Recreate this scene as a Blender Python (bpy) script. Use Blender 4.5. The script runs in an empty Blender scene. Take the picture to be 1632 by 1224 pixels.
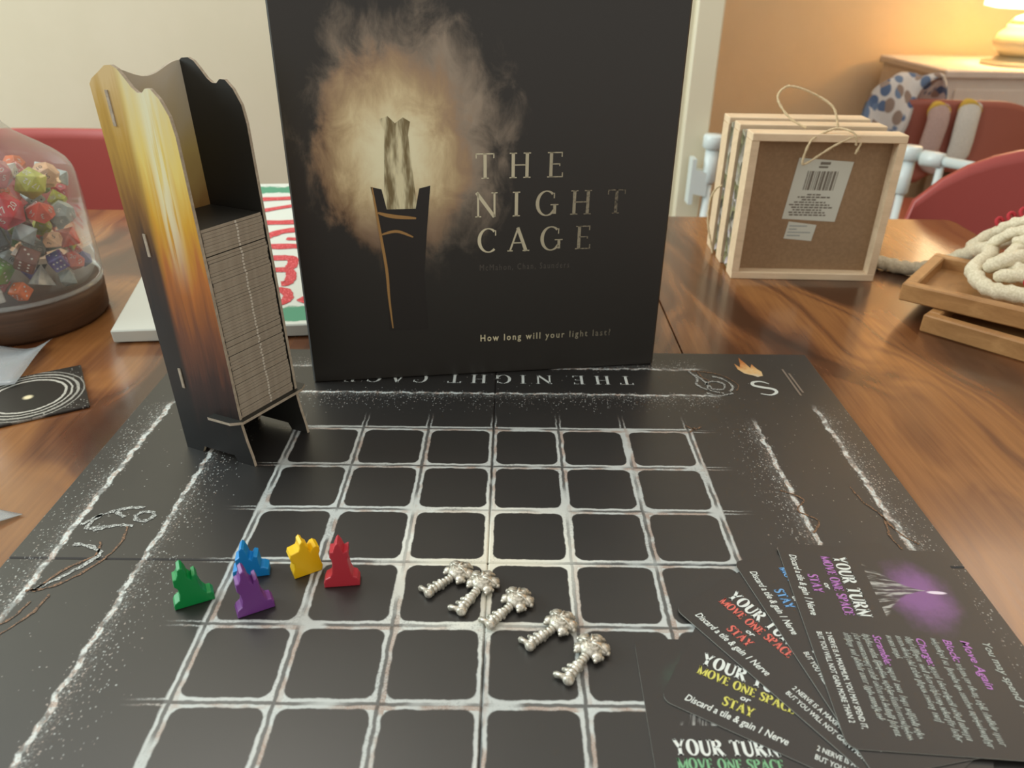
import bpy, bmesh, math, random
from mathutils import Vector, Matrix
random.seed(7)
PI = math.pi
S = 0.045                     # one board square, metres
TOP = 0.75                    # table top
BZ = TOP + 0.0025             # upper face of the game board
sc = bpy.context.scene
C = sc.collection

# ------------------------------------------------------------------ camera, light, exposure
def rotm(a, ax): return Matrix.Rotation(a, 4, ax)
cam = bpy.data.cameras.new('camera'); camo = bpy.data.objects.new('camera', cam); C.objects.link(camo)
cam.sensor_width = 36; cam.lens = 36*1212.73/1632
camo.matrix_world = Matrix.Translation((0.22989*S, -6.9475*S, BZ+6.22576*S)) @ rotm(-0.004444, 'Z') @ rotm(1.07095, 'X') @ rotm(0.01308, 'Z')
cam.dof.use_dof = True; cam.dof.focus_distance = 0.46; cam.dof.aperture_fstop = 11.5
cam.clip_start = 0.02
sc.camera = camo
vs = sc.view_settings
vs.view_transform = 'Standard'; vs.look = 'None'; vs.gamma = 1; vs.use_curve_mapping = False
vs.exposure = 0.22
w = bpy.data.worlds.new('World'); sc.world = w; w.use_nodes = True
w.node_tree.nodes['Background'].inputs[0].default_value = (1.0, 0.965, 0.90, 1)
w.node_tree.nodes['Background'].inputs[1].default_value = 0.72
def area(name, loc, target, sx, sy, power, col):
    l = bpy.data.lights.new(name, 'AREA'); l.shape = 'RECTANGLE'; l.size = sx; l.size_y = sy
    l.energy = power; l.color = col
    o = bpy.data.objects.new(name, l); C.objects.link(o); o.location = loc
    o.rotation_euler = (Vector(target)-Vector(loc)).to_track_quat('-Z', 'Y').to_euler()
    return o
area('window_light', (-2.14, 0.35, 1.80), (0, 0.33, 1.62), 1.3, 1.1, 44, (0.82, 0.98, 1.0))
area('ceiling_lamp_light', (-0.55, 0.55, 2.36), (-0.55, 0.55, 0), 0.5, 0.5, 7, (1.0, 0.95, 0.86))
area('far_room_lamp_light', (1.75, 1.55, 2.30), (1.75, 1.55, 0), 0.6, 0.6, 4.5, (1.0, 0.74, 0.50))

# ------------------------------------------------------------------ node helpers
def lin(r, g, b):
    f = lambda c: (c/255/12.92) if c/255 <= 0.04045 else ((c/255+0.055)/1.055)**2.4
    return (f(r), f(g), f(b), 1)
class X:
    """a socket with arithmetic"""
    def __init__(s, nt, k): s.nt = nt; s.k = k
    def m(s, op, *o, clamp=False):
        n = s.nt.nodes.new('ShaderNodeMath'); n.operation = op; n.use_clamp = clamp
        for i, a in enumerate((s,)+o):
            if isinstance(a, X): s.nt.links.new(a.k, n.inputs[i])
            else: n.inputs[i].default_value = a
        return X(s.nt, n.outputs[0])
    def __add__(s, o): return s.m('ADD', o)
    def __radd__(s, o): return s.m('ADD', o)
    def __sub__(s, o): return s.m('SUBTRACT', o)
    def __rsub__(s, o): return (s.m('MULTIPLY', -1.0)) + o
    def __mul__(s, o): return s.m('MULTIPLY', o)
    def __rmul__(s, o): return s.m('MULTIPLY', o)
    def __truediv__(s, o): return s.m('DIVIDE', o)
    def __gt__(s, o): return s.m('GREATER_THAN', o)
    def __lt__(s, o): return s.m('LESS_THAN', o)
    def abs(s): return s.m('ABSOLUTE')
    def fr(s): return s.m('FRACT')
    def max(s, o): return s.m('MAXIMUM', o)
    def min(s, o): return s.m('MINIMUM', o)
    def sqrt(s): return s.m('SQRT')
    def pow(s, o): return s.m('POWER', o)
    def ss(s, a, b):
        n = s.nt.nodes.new('ShaderNodeMapRange'); n.interpolation_type = 'SMOOTHSTEP'
        s.nt.links.new(s.k, n.inputs[0]); n.inputs[1].default_value = a; n.inputs[2].default_value = b
        n.inputs[3].default_value = 0; n.inputs[4].default_value = 1
        if a > b:
            n.inputs[1].default_value = b; n.inputs[2].default_value = a; n.inputs[3].default_value = 1; n.inputs[4].default_value = 0
        return X(s.nt, n.outputs[0])
def mat(name, col=(0.5, 0.5, 0.5, 1), rough=0.5, metal=0, spec=0.5, coat=0, **kw):
    m = bpy.data.materials.new(name); m.use_nodes = True
    b = m.node_tree.nodes['Principled BSDF']
    b.inputs['Base Color'].default_value = col; b.inputs['Roughness'].default_value = rough
    b.inputs['Metallic'].default_value = metal; b.inputs['Specular IOR Level'].default_value = spec
    b.inputs['Coat Weight'].default_value = coat
    for k, v in kw.items(): b.inputs[k.replace('_', ' ')].default_value = v
    return m
class MT:
    def __init__(s, m):
        s.m = m; s.nt = m.node_tree; s.b = s.nt.nodes['Principled BSDF']
        tc = s.nt.nodes.new('ShaderNodeTexCoord'); s.obj = tc.outputs['Object']
        sp = s.nt.nodes.new('ShaderNodeSeparateXYZ'); s.nt.links.new(s.obj, sp.inputs[0])
        s.x, s.y, s.z = (X(s.nt, sp.outputs[i]) for i in range(3))
    def vec(s, x, y, z=0.0):
        n = s.nt.nodes.new('ShaderNodeCombineXYZ')
        for i, a in enumerate((x, y, z)):
            if isinstance(a, X): s.nt.links.new(a.k, n.inputs[i])
            else: n.inputs[i].default_value = a
        return n.outputs[0]
    def noise(s, v, scale, detail=3, rough=0.55, dist=0.0):
        n = s.nt.nodes.new('ShaderNodeTexNoise'); s.nt.links.new(v, n.inputs['Vector'])
        n.inputs['Scale'].default_value = scale; n.inputs['Detail'].default_value = detail
        n.inputs['Roughness'].default_value = rough; n.inputs['Distortion'].default_value = dist
        return X(s.nt, n.outputs[0])
    def voro(s, v, scale):
        n = s.nt.nodes.new('ShaderNodeTexVoronoi'); s.nt.links.new(v, n.inputs['Vector']); n.inputs['Scale'].default_value = scale
        sp = s.nt.nodes.new('ShaderNodeSeparateColor'); s.nt.links.new(n.outputs['Color'], sp.inputs[0])
        return X(s.nt, n.outputs['Distance']), X(s.nt, sp.outputs[0]), X(s.nt, sp.outputs[1])
    def mix(s, f, a, b):
        n = s.nt.nodes.new('ShaderNodeMix'); n.data_type = 'RGBA'
        for i, v in ((0, f), (6, a), (7, b)):
            if isinstance(v, X): s.nt.links.new(v.k, n.inputs[i])
            elif hasattr(v, 'is_output'): s.nt.links.new(v, n.inputs[i])
            else: n.inputs[i].default_value = v
        return n.outputs[2]
    def ramp(s, f, stops):
        n = s.nt.nodes.new('ShaderNodeValToRGB'); s.nt.links.new(f.k, n.inputs[0])
        e = n.color_ramp.elements
        while len(e) < len(stops): e.new(0.5)
        for i, (p, c) in enumerate(stops): e[i].position = p; e[i].color = c
        return n.outputs[0]
    def set(s, inp, v): s.nt.links.new(v.k if isinstance(v, X) else v, s.b.inputs[inp])
    def bump(s, h, strength=0.2, dist=0.001):
        n = s.nt.nodes.new('ShaderNodeBump'); n.inputs['Strength'].default_value = strength; n.inputs['Distance'].default_value = dist
        s.nt.links.new(h.k, n.inputs['Height']); s.nt.links.new(n.outputs[0], s.b.inputs['Normal'])

def wood(name, stops, sx, sy, sz, rough=0.3, coat=0.0, bump=0.05, dist=1.2):
    m = mat(name, rough=rough, coat=coat); t = MT(m)
    v = t.vec(t.x*sx, t.y*sy, t.z*sz)
    big = t.noise(v, 1.0, 4, 0.6, dist)
    fine = t.noise(t.vec(t.x*sx*9, t.y*sy*2, t.z*sz*9), 1.0, 3, 0.6)
    f = big*0.78 + fine*0.22
    t.set('Base Color', t.ramp(f, stops)); t.bump(fine, bump, 0.0006)
    return m
def speckle(name, c1, c2, scale, rough=0.8, bump=0.15):
    m = mat(name, rough=rough); t = MT(m); n = t.noise(t.obj, scale, 4, 0.65)
    t.set('Base Color', t.mix(n.ss(0.35, 0.68), c1, c2)); t.bump(n, bump, 0.0008); return m
def clear(name, tint, gloss_rough, haze=0.0, hazecol=(0.8, 0.84, 0.86, 1), edge=0.5):
    m = bpy.data.materials.new(name); m.use_nodes = True; nt = m.node_tree
    for n in list(nt.nodes):
        if n.type != 'OUTPUT_MATERIAL': nt.nodes.remove(n)
    out = nt.nodes['Material Output']
    tr = nt.nodes.new('ShaderNodeBsdfTransparent'); tr.inputs[0].default_value = tint
    gl = nt.nodes.new('ShaderNodeBsdfGlossy'); gl.inputs['Roughness'].default_value = gloss_rough
    df = nt.nodes.new('ShaderNodeBsdfDiffuse'); df.inputs[0].default_value = hazecol
    lw = nt.nodes.new('ShaderNodeLayerWeight'); lw.inputs[0].default_value = 0.5
    m1 = nt.nodes.new('ShaderNodeMixShader'); m1.inputs[0].default_value = haze
    nt.links.new(tr.outputs[0], m1.inputs[1]); nt.links.new(df.outputs[0], m1.inputs[2])
    m2 = nt.nodes.new('ShaderNodeMixShader')
    pw = nt.nodes.new('ShaderNodeMath'); pw.operation = 'POWER'; nt.links.new(lw.outputs['Facing'], pw.inputs[0]); pw.inputs[1].default_value = 3.0
    mu = nt.nodes.new('ShaderNodeMath'); mu.operation = 'MULTIPLY_ADD'; nt.links.new(pw.outputs[0], mu.inputs[0]); mu.inputs[1].default_value = edge; mu.inputs[2].default_value = 0.05
    nt.links.new(mu.outputs[0], m2.inputs[0]); nt.links.new(m1.outputs[0], m2.inputs[1]); nt.links.new(gl.outputs[0], m2.inputs[2])
    nt.links.new(m2.outputs[0], out.inputs[0]); return m

# ------------------------------------------------------------------ mesh helpers
def W(x, y, z=0.0): return Vector((x*S, y*S, BZ+z*S))       # board squares -> world
def obj(name, bm, m, parent=None, smooth=False, loc=None, rot=None):
    me = bpy.data.meshes.new(name)
    if isinstance(bm, bpy.types.Mesh): me = bm
    else:
        bmesh.ops.recalc_face_normals(bm, faces=bm.faces) if not getattr(bm, 'flat', False) else None
        bm.to_mesh(me); bm.free()
    if smooth:
        for p in me.polygons: p.use_smooth = True
    o = bpy.data.objects.new(name, me); C.objects.link(o)
    for q in (m if isinstance(m, (list, tuple)) else [m]): me.materials.append(q)
    if parent: o.parent = parent
    if loc is not None: o.location = loc
    if rot is not None: o.rotation_euler = rot
    return o
def thing(name, label, cat, loc=(0, 0, 0), rz=0, group=None):
    o = bpy.data.objects.new(name, None); C.objects.link(o); o.empty_display_size = 0.02
    o.location = loc; o.rotation_euler = (0, 0, rz); tag(o, label, cat, group); return o
def tag(o, label, cat, group=None):
    o['label'] = label; o['category'] = cat
    if group: o['group'] = group
    return o
def struct(o): o['kind'] = 'structure'; return o
def BM(): return bmesh.new()
def box(bm, x0, x1, y0, y1, z0, z1, bev=0, M=None, seg=1):
    vs = [bm.verts.new(Vector((x, y, z))) for x in (x0, x1) for y in (y0, y1) for z in (z0, z1)]
    F = [(0, 1, 3, 2), (4, 6, 7, 5), (0, 4, 5, 1), (2, 3, 7, 6), (0, 2, 6, 4), (1, 5, 7, 3)]
    fs = [bm.faces.new([vs[i] for i in f]) for f in F]
    if M is not None:
        for v in vs: v.co = M @ v.co
    if bev:
        es = list({e for f in fs for e in f.edges})
        bmesh.ops.bevel(bm, geom=es, offset=bev, segments=seg, profile=0.7, affect='EDGES')
    return bm
def bx(*a, **k): return box(BM(), *a, **k)
def lathe(bm, prof, n=32, cx=0, cy=0, close=False):
    rings = []
    for r, z in prof:
        if r < 1e-6: rings.append([bm.verts.new((cx, cy, z))]*n)
        else: rings.append([bm.verts.new((cx+r*math.cos(2*PI*i/n), cy+r*math.sin(2*PI*i/n), z)) for i in range(n)])
    for a, b in zip(rings, rings[1:]):
        for i in range(n):
            j = (i+1) % n; q = []
            for v in (a[i], a[j], b[j], b[i]):
                if v not in q: q.append(v)
            if len(q) > 2: bm.faces.new(q)
    return bm
def prism(bm, pts, h, M=None, bev=0):
    """polygon pts (x,z) extruded from y=0 to y=h"""
    a = [bm.verts.new((x, 0, z)) for x, z in pts]; b = [bm.verts.new((x, h, z)) for x, z in pts]
    n = len(pts); fs = [bm.faces.new(a), bm.faces.new(b[::-1])]
    for i in range(n): fs.append(bm.faces.new((a[i], b[i], b[(i+1) % n], a[(i+1) % n])))
    if bev:
        bmesh.ops.recalc_face_normals(bm, faces=fs)
        es = list(set(fs[0].edges) | set(fs[1].edges))
        r = bmesh.ops.bevel(bm, geom=es, offset=bev, segments=2, profile=0.6, affect='EDGES')
    if M is not None:
        for v in bm.verts: v.co = M @ v.co
    return bm
def tube(bm, pts, r, n=8, cap=True, twist=None):
    pts = [Vector(p) for p in pts]; rs = r if isinstance(r, (list, tuple)) else [r]*len(pts)
    up = Vector((0, 0, 1)); rings = []
    t0 = (pts[1]-pts[0]).normalized()
    nrm = t0.cross(up if abs(t0.z) < 0.9 else Vector((1, 0, 0))).normalized()
    for i, p in enumerate(pts):
        t = (pts[min(i+1, len(pts)-1)]-pts[max(i-1, 0)]).normalized()
        nrm = (nrm - t*nrm.dot(t)).normalized(); bn = t.cross(nrm)
        ring = []
        for k in range(n):
            a = 2*PI*k/n; rr = rs[i]
            if twist: rr *= 1 + twist[0]*math.cos(twist[1]*(a - twist[2]*i))
            ring.append(bm.verts.new(p + (nrm*math.cos(a)+bn*math.sin(a))*rr))
        rings.append(ring)
    for a, b in zip(rings, rings[1:]):
        for k in range(n): bm.faces.new((a[k], a[(k+1) % n], b[(k+1) % n], b[k]))
    if cap: bm.faces.new(rings[0][::-1]); bm.faces.new(rings[-1])
    return bm
def spline(P, n=8, closed=False):
    P = [Vector(p) for p in P]; out = []; m = len(P)
    rng = m if closed else m-1
    for i in range(rng):
        if closed: a, b, c, d = P[i-1], P[i], P[(i+1) % m], P[(i+2) % m]
        else: a, b, c, d = P[max(i-1, 0)], P[i], P[i+1], P[min(i+2, m-1)]
        for k in range(n):
            t = k/n
            out.append(0.5*((2*b)+(c-a)*t+(2*a-5*b+4*c-d)*t*t+(3*b-a-3*c+d)*t**3))
    if not closed: out.append(P[-1])
    return out
def rpoly(w, h, r, n=5, x0=0, y0=0):
    out = []
    for cx, cy, a in ((w-r, h-r, 0), (r, h-r, 90), (r, r, 180), (w-r, r, 270)):
        for k in range(n+1):
            t = math.radians(a+90*k/n); out.append((x0+cx+r*math.cos(t), y0+cy+r*math.sin(t)))
    return out

# ------------------------------------------------------------------ serif lettering (flat print)
def stroke(bm, pts, ws, f):
    """flat polyline with varying width; f maps (x,y)->Vector"""
    ws = ws if isinstance(ws, (list, tuple)) else [ws]*len(pts); L = []
    for i, (x, y) in enumerate(pts):
        ax, ay = pts[max(i-1, 0)]; bx_, by = pts[min(i+1, len(pts)-1)]
        dx, dy = bx_-ax, by-ay; l = math.hypot(dx, dy) or 1; nx, ny = -dy/l*ws[i]/2, dx/l*ws[i]/2
        L.append((bm.verts.new(f(x+nx, y+ny)), bm.verts.new(f(x-nx, y-ny))))
    for a, b in zip(L, L[1:]): bm.faces.new((a[1], b[1], b[0], a[0]))
def glyph(ch, t=0.13, h=0.05):
    s = []   # list of (pts, widths)
    sf = t*0.62+0.07
    def st(x, y0, y1, wd=t, top=True, bot=True):
        s.append(([(x, y0), (x, y1)], wd))
        if bot: s.append(([(x-wd/2-sf*0.55, y0+h/2), (x+wd/2+sf*0.55, y0+h/2)], h))
        if top: s.append(([(x-wd/2-sf*0.55, y1-h/2), (x+wd/2+sf*0.55, y1-h/2)], h))
    def arm(x0, x1, y, tick): s.append(([(x0, y), (x1, y)], h)); s.append(([(x1-h*0.4, y-tick), (x1-h*0.4, y+tick*0.1)], h*1.1))
    def arc(cx, cy, rx, ry, a0, a1, n=18):
        P = []; Q = []
        for k in range(n+1):
            a = math.radians(a0+(a1-a0)*k/n); P.append((cx+(rx-t/2)*math.cos(a), cy+(ry-h/2)*math.sin(a)))
            Q.append(h+(t*1.1-h)*abs(math.cos(a))**1.3)
        s.append((P, Q))
    adv = 0.8
    if ch == 'T':
        st(0.4, 0, 1, top=False); s.append(([(0.03, 1-h*0.6), (0.77, 1-h*0.6)], h*1.2))
        s.append(([(0.05, 0.8), (0.05, 1)], h)); s.append(([(0.75, 0.8), (0.75, 1)], h)); adv = 0.8
    elif ch == 'H': st(0.17, 0, 1); st(0.73, 0, 1); s.append(([(0.17, 0.52), (0.73, 0.52)], h)); adv = 0.9
    elif ch == 'E':
        st(0.17, 0, 1); arm(0.17, 0.62, 1-h/2, 0.17); arm(0.17, 0.54, 0.53, 0.08); arm(0.17, 0.66, h/2, -0.17); adv = 0.68
    elif ch == 'N': st(0.14, 0, 1, t*0.6, top=False); st(0.8, 0, 1, t*0.6, bot=False); s.append(([(0.08, 1), (0.8, 0)], t*1.05)); adv = 0.94
    elif ch == 'I': st(0.2, 0, 1); adv = 0.4
    elif ch == 'C': arc(0.46, 0.5, 0.44, 0.52, 48, 312); s.append(([(0.76, 0.7), (0.76, 0.92)], h)); adv = 0.8
    elif ch == 'G':
        arc(0.46, 0.5, 0.44, 0.52, 48, 325); s.append(([(0.8, 0.06), (0.8, 0.44)], t*0.9)); s.append(([(0.62, 0.44), (0.95, 0.44)], h))
        s.append(([(0.77, 0.7), (0.77, 0.92)], h)); adv = 0.92
    elif ch == 'A':
        s.append(([(0.1, 0), (0.44, 1)], t*0.55)); s.append(([(0.42, 1), (0.78, 0)], t*1.05)); s.append(([(0.2, 0.36), (0.64, 0.36)], h))
        s.append(([(0.0, h/2), (0.22, h/2)], h)); s.append(([(0.64, h/2), (0.92, h/2)], h)); adv = 0.9
    elif ch == 'S':
        P = spline([(0.56, 0.86, 0), (0.34, 0.97, 0), (0.12, 0.82, 0), (0.2, 0.62, 0), (0.42, 0.48, 0), (0.54, 0.28, 0), (0.36, 0.04, 0), (0.1, 0.12, 0)], 5)
        n = len(P); s.append(([(p.x, p.y) for p in P], [h*1.1+(t-h)*max(0, math.sin(PI*i/(n-1)))**1.2 for i in range(n)]))
        s.append(([(0.57, 0.74), (0.57, 0.98)], h)); s.append(([(0.08, 0.02), (0.08, 0.26)], h)); adv = 0.64
    elif ch == 'Y':
        st(0.43, 0, 0.48, top=False); s.append(([(0.1, 1), (0.43, 0.45)], t)); s.append(([(0.76, 1), (0.45, 0.45)], t*0.6))
        s.append(([(0, 1-h/2), (0.26, 1-h/2)], h)); s.append(([(0.62, 1-h/2), (0.88, 1-h/2)], h)); adv = 0.88
    elif ch == 'O': arc(0.46, 0.5, 0.44, 0.52, 0, 360, 26); adv = 0.92
    elif ch == 'U':
        P = [(0.17, 1), (0.17, 0.35)]+[(0.45-0.28*math.cos(a), 0.32-0.29*math.sin(a)) for a in [PI*k/10 for k in range(1, 10)]]+[(0.74, 0.35), (0.74, 1)]
        s.append((P, [t, t]+[t*(1-0.5*k/9) for k in range(9)]+[t*0.55]*2))
        s.append(([(0.03, 1-h/2), (0.31, 1-h/2)], h)); s.append(([(0.62, 1-h/2), (0.86, 1-h/2)], h)); adv = 0.88
    elif ch in 'RPDB':
        st(0.17, 0, 1)
        hh = 1.0 if ch == 'D' else 0.5; cy = 1-hh/2; rx = 0.62 if ch == 'D' else 0.44
        P = [(0.17, 1-h/2)]; Q = [h]
        for k in range(13):
            a = PI/2-PI*k/12; P.append((0.3+(rx-t/2)*math.cos(a), cy+(hh/2-h/2)*math.sin(a))); Q.append(h+(t-h)*math.cos(a))
        P.append((0.17, 1-hh+h/2)); Q.append(h); s.append((P, Q)); adv = 0.94 if ch == 'D' else 0.74
        if ch == 'R': s.append(([(0.38, 0.5), (0.78, 0.0)], t)); s.append(([(0.72, h/2), (0.92, h/2)], h)); adv = 0.86
    elif ch == 'M':
        st(0.13, 0, 1, t*0.6, top=False); st(1.0, 0, 1, t, top=False); s.append(([(0.1, 1), (0.54, 0)], t)); s.append(([(0.54, 0), (1.0, 1)], t*0.55))
        s.append(([(0.0, 1-h/2), (0.22, 1-h/2)], h)); s.append(([(0.92, 1-h/2), (1.14, 1-h/2)], h)); adv = 1.14
    elif ch == 'V':
        s.append(([(0.12, 1), (0.47, 0)], t)); s.append(([(0.47, 0), (0.8, 1)], t*0.55))
        s.append(([(0, 1-h/2), (0.27, 1-h/2)], h)); s.append(([(0.68, 1-h/2), (0.92, 1-h/2)], h)); adv = 0.9
    elif ch == ' ': adv = 0.42
    return s, adv
def serif(bm, txt, f, size=1, space=0.1, t=0.13, h=0.05, center=False, x0=0, y0=0, width=None):
    items = [glyph(c, t, h) for c in txt]; tot = sum(a for _, a in items)+space*(len(txt)-1); x = -tot/2 if center else 0
    kx = width/(tot*size) if width else 1
    for st_, adv in items:
        for P, Q in st_:
            Q = [q*size for q in Q] if isinstance(Q, (list, tuple)) else Q*size
            stroke(bm, [(x0+(x+a)*size*kx, y0+b*size) for a, b in P], Q, f)
        x += adv+space
    return tot*size
def flatbm():
    b = bmesh.new(); return b
_txt = {}
def plain(txt, size, shear=0.0, bold=0.0, space=1.0, width=None):
    """mesh of plain lettering in the xy plane, left baseline at 0"""
    cu = bpy.data.curves.new('lettering', 'FONT'); cu.body = txt; cu.size = size; cu.shear = shear; cu.offset = bold*size
    cu.space_character = space; cu.resolution_u = 2; cu.fill_mode = 'FRONT'
    o = bpy.data.objects.new('lettering', cu); C.objects.link(o)
    dg = bpy.context.evaluated_depsgraph_get(); dg.update()
    me = bpy.data.meshes.new_from_object(o.evaluated_get(dg)); bpy.data.objects.remove(o); bpy.data.curves.remove(cu)
    if width and len(me.vertices):
        xs = [v.co.x for v in me.vertices]; k = width/(max(xs)-min(xs))
        for v in me.vertices: v.co.x *= k
    me.materials.clear()
    return me
def put(me, M):
    me.transform(M); return me

# ------------------------------------------------------------------ materials
M_wall = speckle('beige_wall_paint', lin(205, 196, 172), lin(208, 199, 176), 6, 0.9, 0.02)
M_tan = speckle('tan_wall_paint', lin(206, 184, 152), lin(210, 188, 156), 6, 0.9, 0.02)
M_trim = mat('cream_trim_paint', lin(222, 214, 188), 0.5)
M_ceil = mat('white_ceiling_paint', lin(225, 222, 212), 0.9)
M_floor = wood('oak_floor', [(0.3, lin(92, 62, 40)), (0.55, lin(122, 86, 58)), (0.75, lin(140, 102, 70))], 12, 1.5, 12, 0.4)
def table_mat():
    m = mat('varnished_table_wood', rough=0.3, spec=0.5, coat=0.35); t = MT(m); m.node_tree.nodes['Principled BSDF'].inputs['Coat Roughness'].default_value = 0.12
    warp = t.noise(t.vec(t.x*7, t.y*3.2), 1, 2, 0.5)
    v = t.vec(t.x*11+t.y*2.2+warp*3.4, t.y*1.9+warp*1.2)
    cath = t.noise(v, 1.0, 3, 0.55, 0.9)
    ring = ((cath*13.0).m('SINE')*0.5+0.5)
    fine = t.noise(t.vec(t.x*260, t.y*9), 1, 3, 0.6)
    pl = (t.x/0.085+0.42).m('FLOOR'); hue = t.noise(t.vec(pl*3.17, pl*1.3), 5.0, 0)
    f = ring*0.42 + fine*0.26 + cath*0.34 + hue*0.14 - 0.15
    t.set('Base Color', t.ramp(f, [(0.22, lin(62, 35, 21)), (0.42, lin(92, 55, 33)), (0.58, lin(122, 78, 45)), (0.80, lin(158, 108, 60))]))
    t.set('Roughness', fine*0.12+0.17); t.bump(fine, 0.04, 0.0004); return m
M_table = table_mat()
M_tableleg = wood('dark_table_leg', [(0.3, lin(60, 34, 20)), (0.7, lin(96, 58, 34))], 14, 14, 2, 0.4)
M_black = mat('black_box_paper', lin(30, 27, 25), 0.42, spec=0.45)
M_card_edge = speckle('grey_cardboard_edge', lin(158, 146, 128), lin(178, 166, 148), 300, 0.9, 0.1)
M_ink = mat('cream_ink', lin(206, 198, 168), 0.5)
M_ink_dim = mat('faded_cream_ink', lin(150, 142, 122), 0.5)
M_ink_faint = mat('faint_grey_ink', lin(84, 79, 72), 0.5)
M_white_ink = mat('white_ink', lin(215, 222, 218), 0.45)
M_grey_ink = mat('grey_body_ink', lin(168, 176, 170), 0.45)
M_red_plastic = mat('red_chair_shell', lin(164, 72, 66), 0.42)
M_red_far = mat('faded_red_chair_shell', lin(150, 82, 66), 0.5)
M_chrome = mat('chrome_leg', lin(190, 190, 190), 0.2, 1)
M_gate = mat('white_gate_enamel', lin(214, 224, 222), 0.35)
M_white = speckle('white_painted_wood', lin(205, 196, 188), lin(210, 202, 194), 20, 0.5, 0.02)
M_pine = wood('pale_pine', [(0.3, lin(206, 180, 146)), (0.55, lin(222, 196, 162)), (0.75, lin(232, 208, 176))], 14, 60, 60, 0.6)
M_mdf = speckle('brown_fibreboard', lin(140, 112, 82), lin(150, 121, 90), 260, 0.85, 0.2)
M_oak = wood('oak_tray_wood', [(0.3, lin(146, 104, 60)), (0.55, lin(168, 124, 76)), (0.75, lin(186, 142, 92))], 25, 25, 90, 0.5)
M_paper = mat('label_paper', lin(198, 198, 184), 0.7)
M_print = mat('label_print', lin(112, 104, 92), 0.7)
M_jute = speckle('jute_twine', lin(196, 172, 132), lin(222, 202, 166), 900, 0.95, 0.4)
M_rope = speckle('cotton_rope', lin(206, 194, 164), lin(228, 218, 192), 500, 0.95, 0.5)
M_redthread = mat('red_thread', lin(176, 44, 52), 0.8)
M_pewter = None
def pewter():
    m = mat('aged_pewter', lin(196, 191, 176), 0.42, 0.65); t = MT(m); n = t.noise(t.obj, 380, 3, 0.6)
    t.set('Base Color', t.mix(n.ss(0.3, 0.62), lin(150, 145, 130), lin(216, 211, 198))); t.bump(n, 0.25, 0.0005); return m
M_pewter = pewter()

# ------------------------------------------------------------------ the room
struct(obj('floor', bx(-2.3, 2.32, -2.2, 2.6, -0.03, 0), M_floor))
struct(obj('wall_back', bx(-2.3, 0.335, 1.19, 1.29, 0, 2.70), M_wall))
struct(obj('trim_1', bx(0.333, 0.382, 1.172, 1.30, 0, 2.70, bev=0.003), M_trim))
struct(obj('wall_far', bx(0.335, 2.32, 2.42, 2.52, 0, 2.70), M_tan))
struct(obj('wall_inner', bx(0.25, 0.333, 1.30, 2.42, 0, 2.70), M_tan))
struct(obj('wall_right', bx(2.22, 2.32, -0.9, 2.42, 0, 2.70), M_tan))  # unseen wall, moved in close to darken reflections on table and board
struct(obj('baseboard_back', bx(-2.2, 0.33, 1.175, 1.189, 0, 0.10, bev=0.004), M_trim))
struct(obj('baseboard_far', bx(0.335, 2.21, 2.405, 2.419, 0, 0.10, bev=0.004), M_trim))
# side wall with the window the daylight comes through
bm = BM()
box(bm, -2.3, -2.2, -0.9, -0.35, 0, 2.42); box(bm, -2.3, -2.2, 1.05, 1.19, 0, 2.42)
box(bm, -2.3, -2.2, -0.35, 1.05, 0, 1.20); box(bm, -2.3, -2.2, -0.35, 1.05, 2.38, 2.42)
struct(obj('wall_left', bm, M_wall))
bm = BM(); 
for a in ((-0.35, -0.30, 1.20, 2.38), (1.0, 1.05, 1.20, 2.38), (-0.35, 1.05, 1.20, 1.25), (-0.35, 1.05, 2.15, 2.38), (0.33, 0.37, 1.20, 2.38)):
    box(bm, -2.25, -2.20, a[0], a[1], a[2], a[3])
struct(obj('window_1', bm, M_trim))
# ------------------------------------------------------------------ dining table
tx0, tx1, ty0, ty1 = -0.72, 0.588, -0.62, 14.86*S
t = thing('dining_table', 'varnished brown wooden dining table with swirling grain under the game', 'table', (0, 0, 0))
seams = [tx0, -3.47*S, 3.47*S, tx1]
for i in range(3):
    a, b = seams[i], seams[i+1]; g = 0.0005
    P = [(a+(g if i else 0), ty0), (b-(g if i < 2 else 0), ty0), (b-(g if i < 2 else 0), ty1), (a+(g if i else 0), ty1)]
    if i == 2: P = P[:2]+[(b, ty1-0.012), (b-0.004, ty1-0.004), (b-0.012, ty1)]+P[3:]
    bm = BM(); prism(bm, [(x, y) for x, y in P], 0.03, M=Matrix(((1, 0, 0, 0), (0, 0, 1, 0), (0, 1, 0, TOP-0.03), (0, 0, 0, 1))), bev=0.0012)
    obj('table_leaf', bm, M_table, t)
obj('apron', box(box(box(bx(tx0+0.08, tx1-0.08, ty0+0.08, ty0+0.1, TOP-0.11, TOP-0.03), tx0+0.08, tx1-0.08, ty1-0.1, ty1-0.08, TOP-0.11, TOP-0.03), tx0+0.08, tx0+0.1, ty0+0.1, ty1-0.1, TOP-0.11, TOP-0.03), tx1-0.1, tx1-0.08, ty0+0.1, ty1-0.1, TOP-0.11, TOP-0.03), M_tableleg, t)
for x in (tx0+0.06, tx1-0.06):
    for y in (ty0+0.06, ty1-0.06):
        obj('leg', lathe(BM(), [(0, 0), (0.02, 0), (0.028, 0.3), (0.024, 0.5), (0.034, 0.6), (0.034, TOP-0.031), (0, TOP-0.031)], 16, x, y), M_tableleg, t, True)

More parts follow.
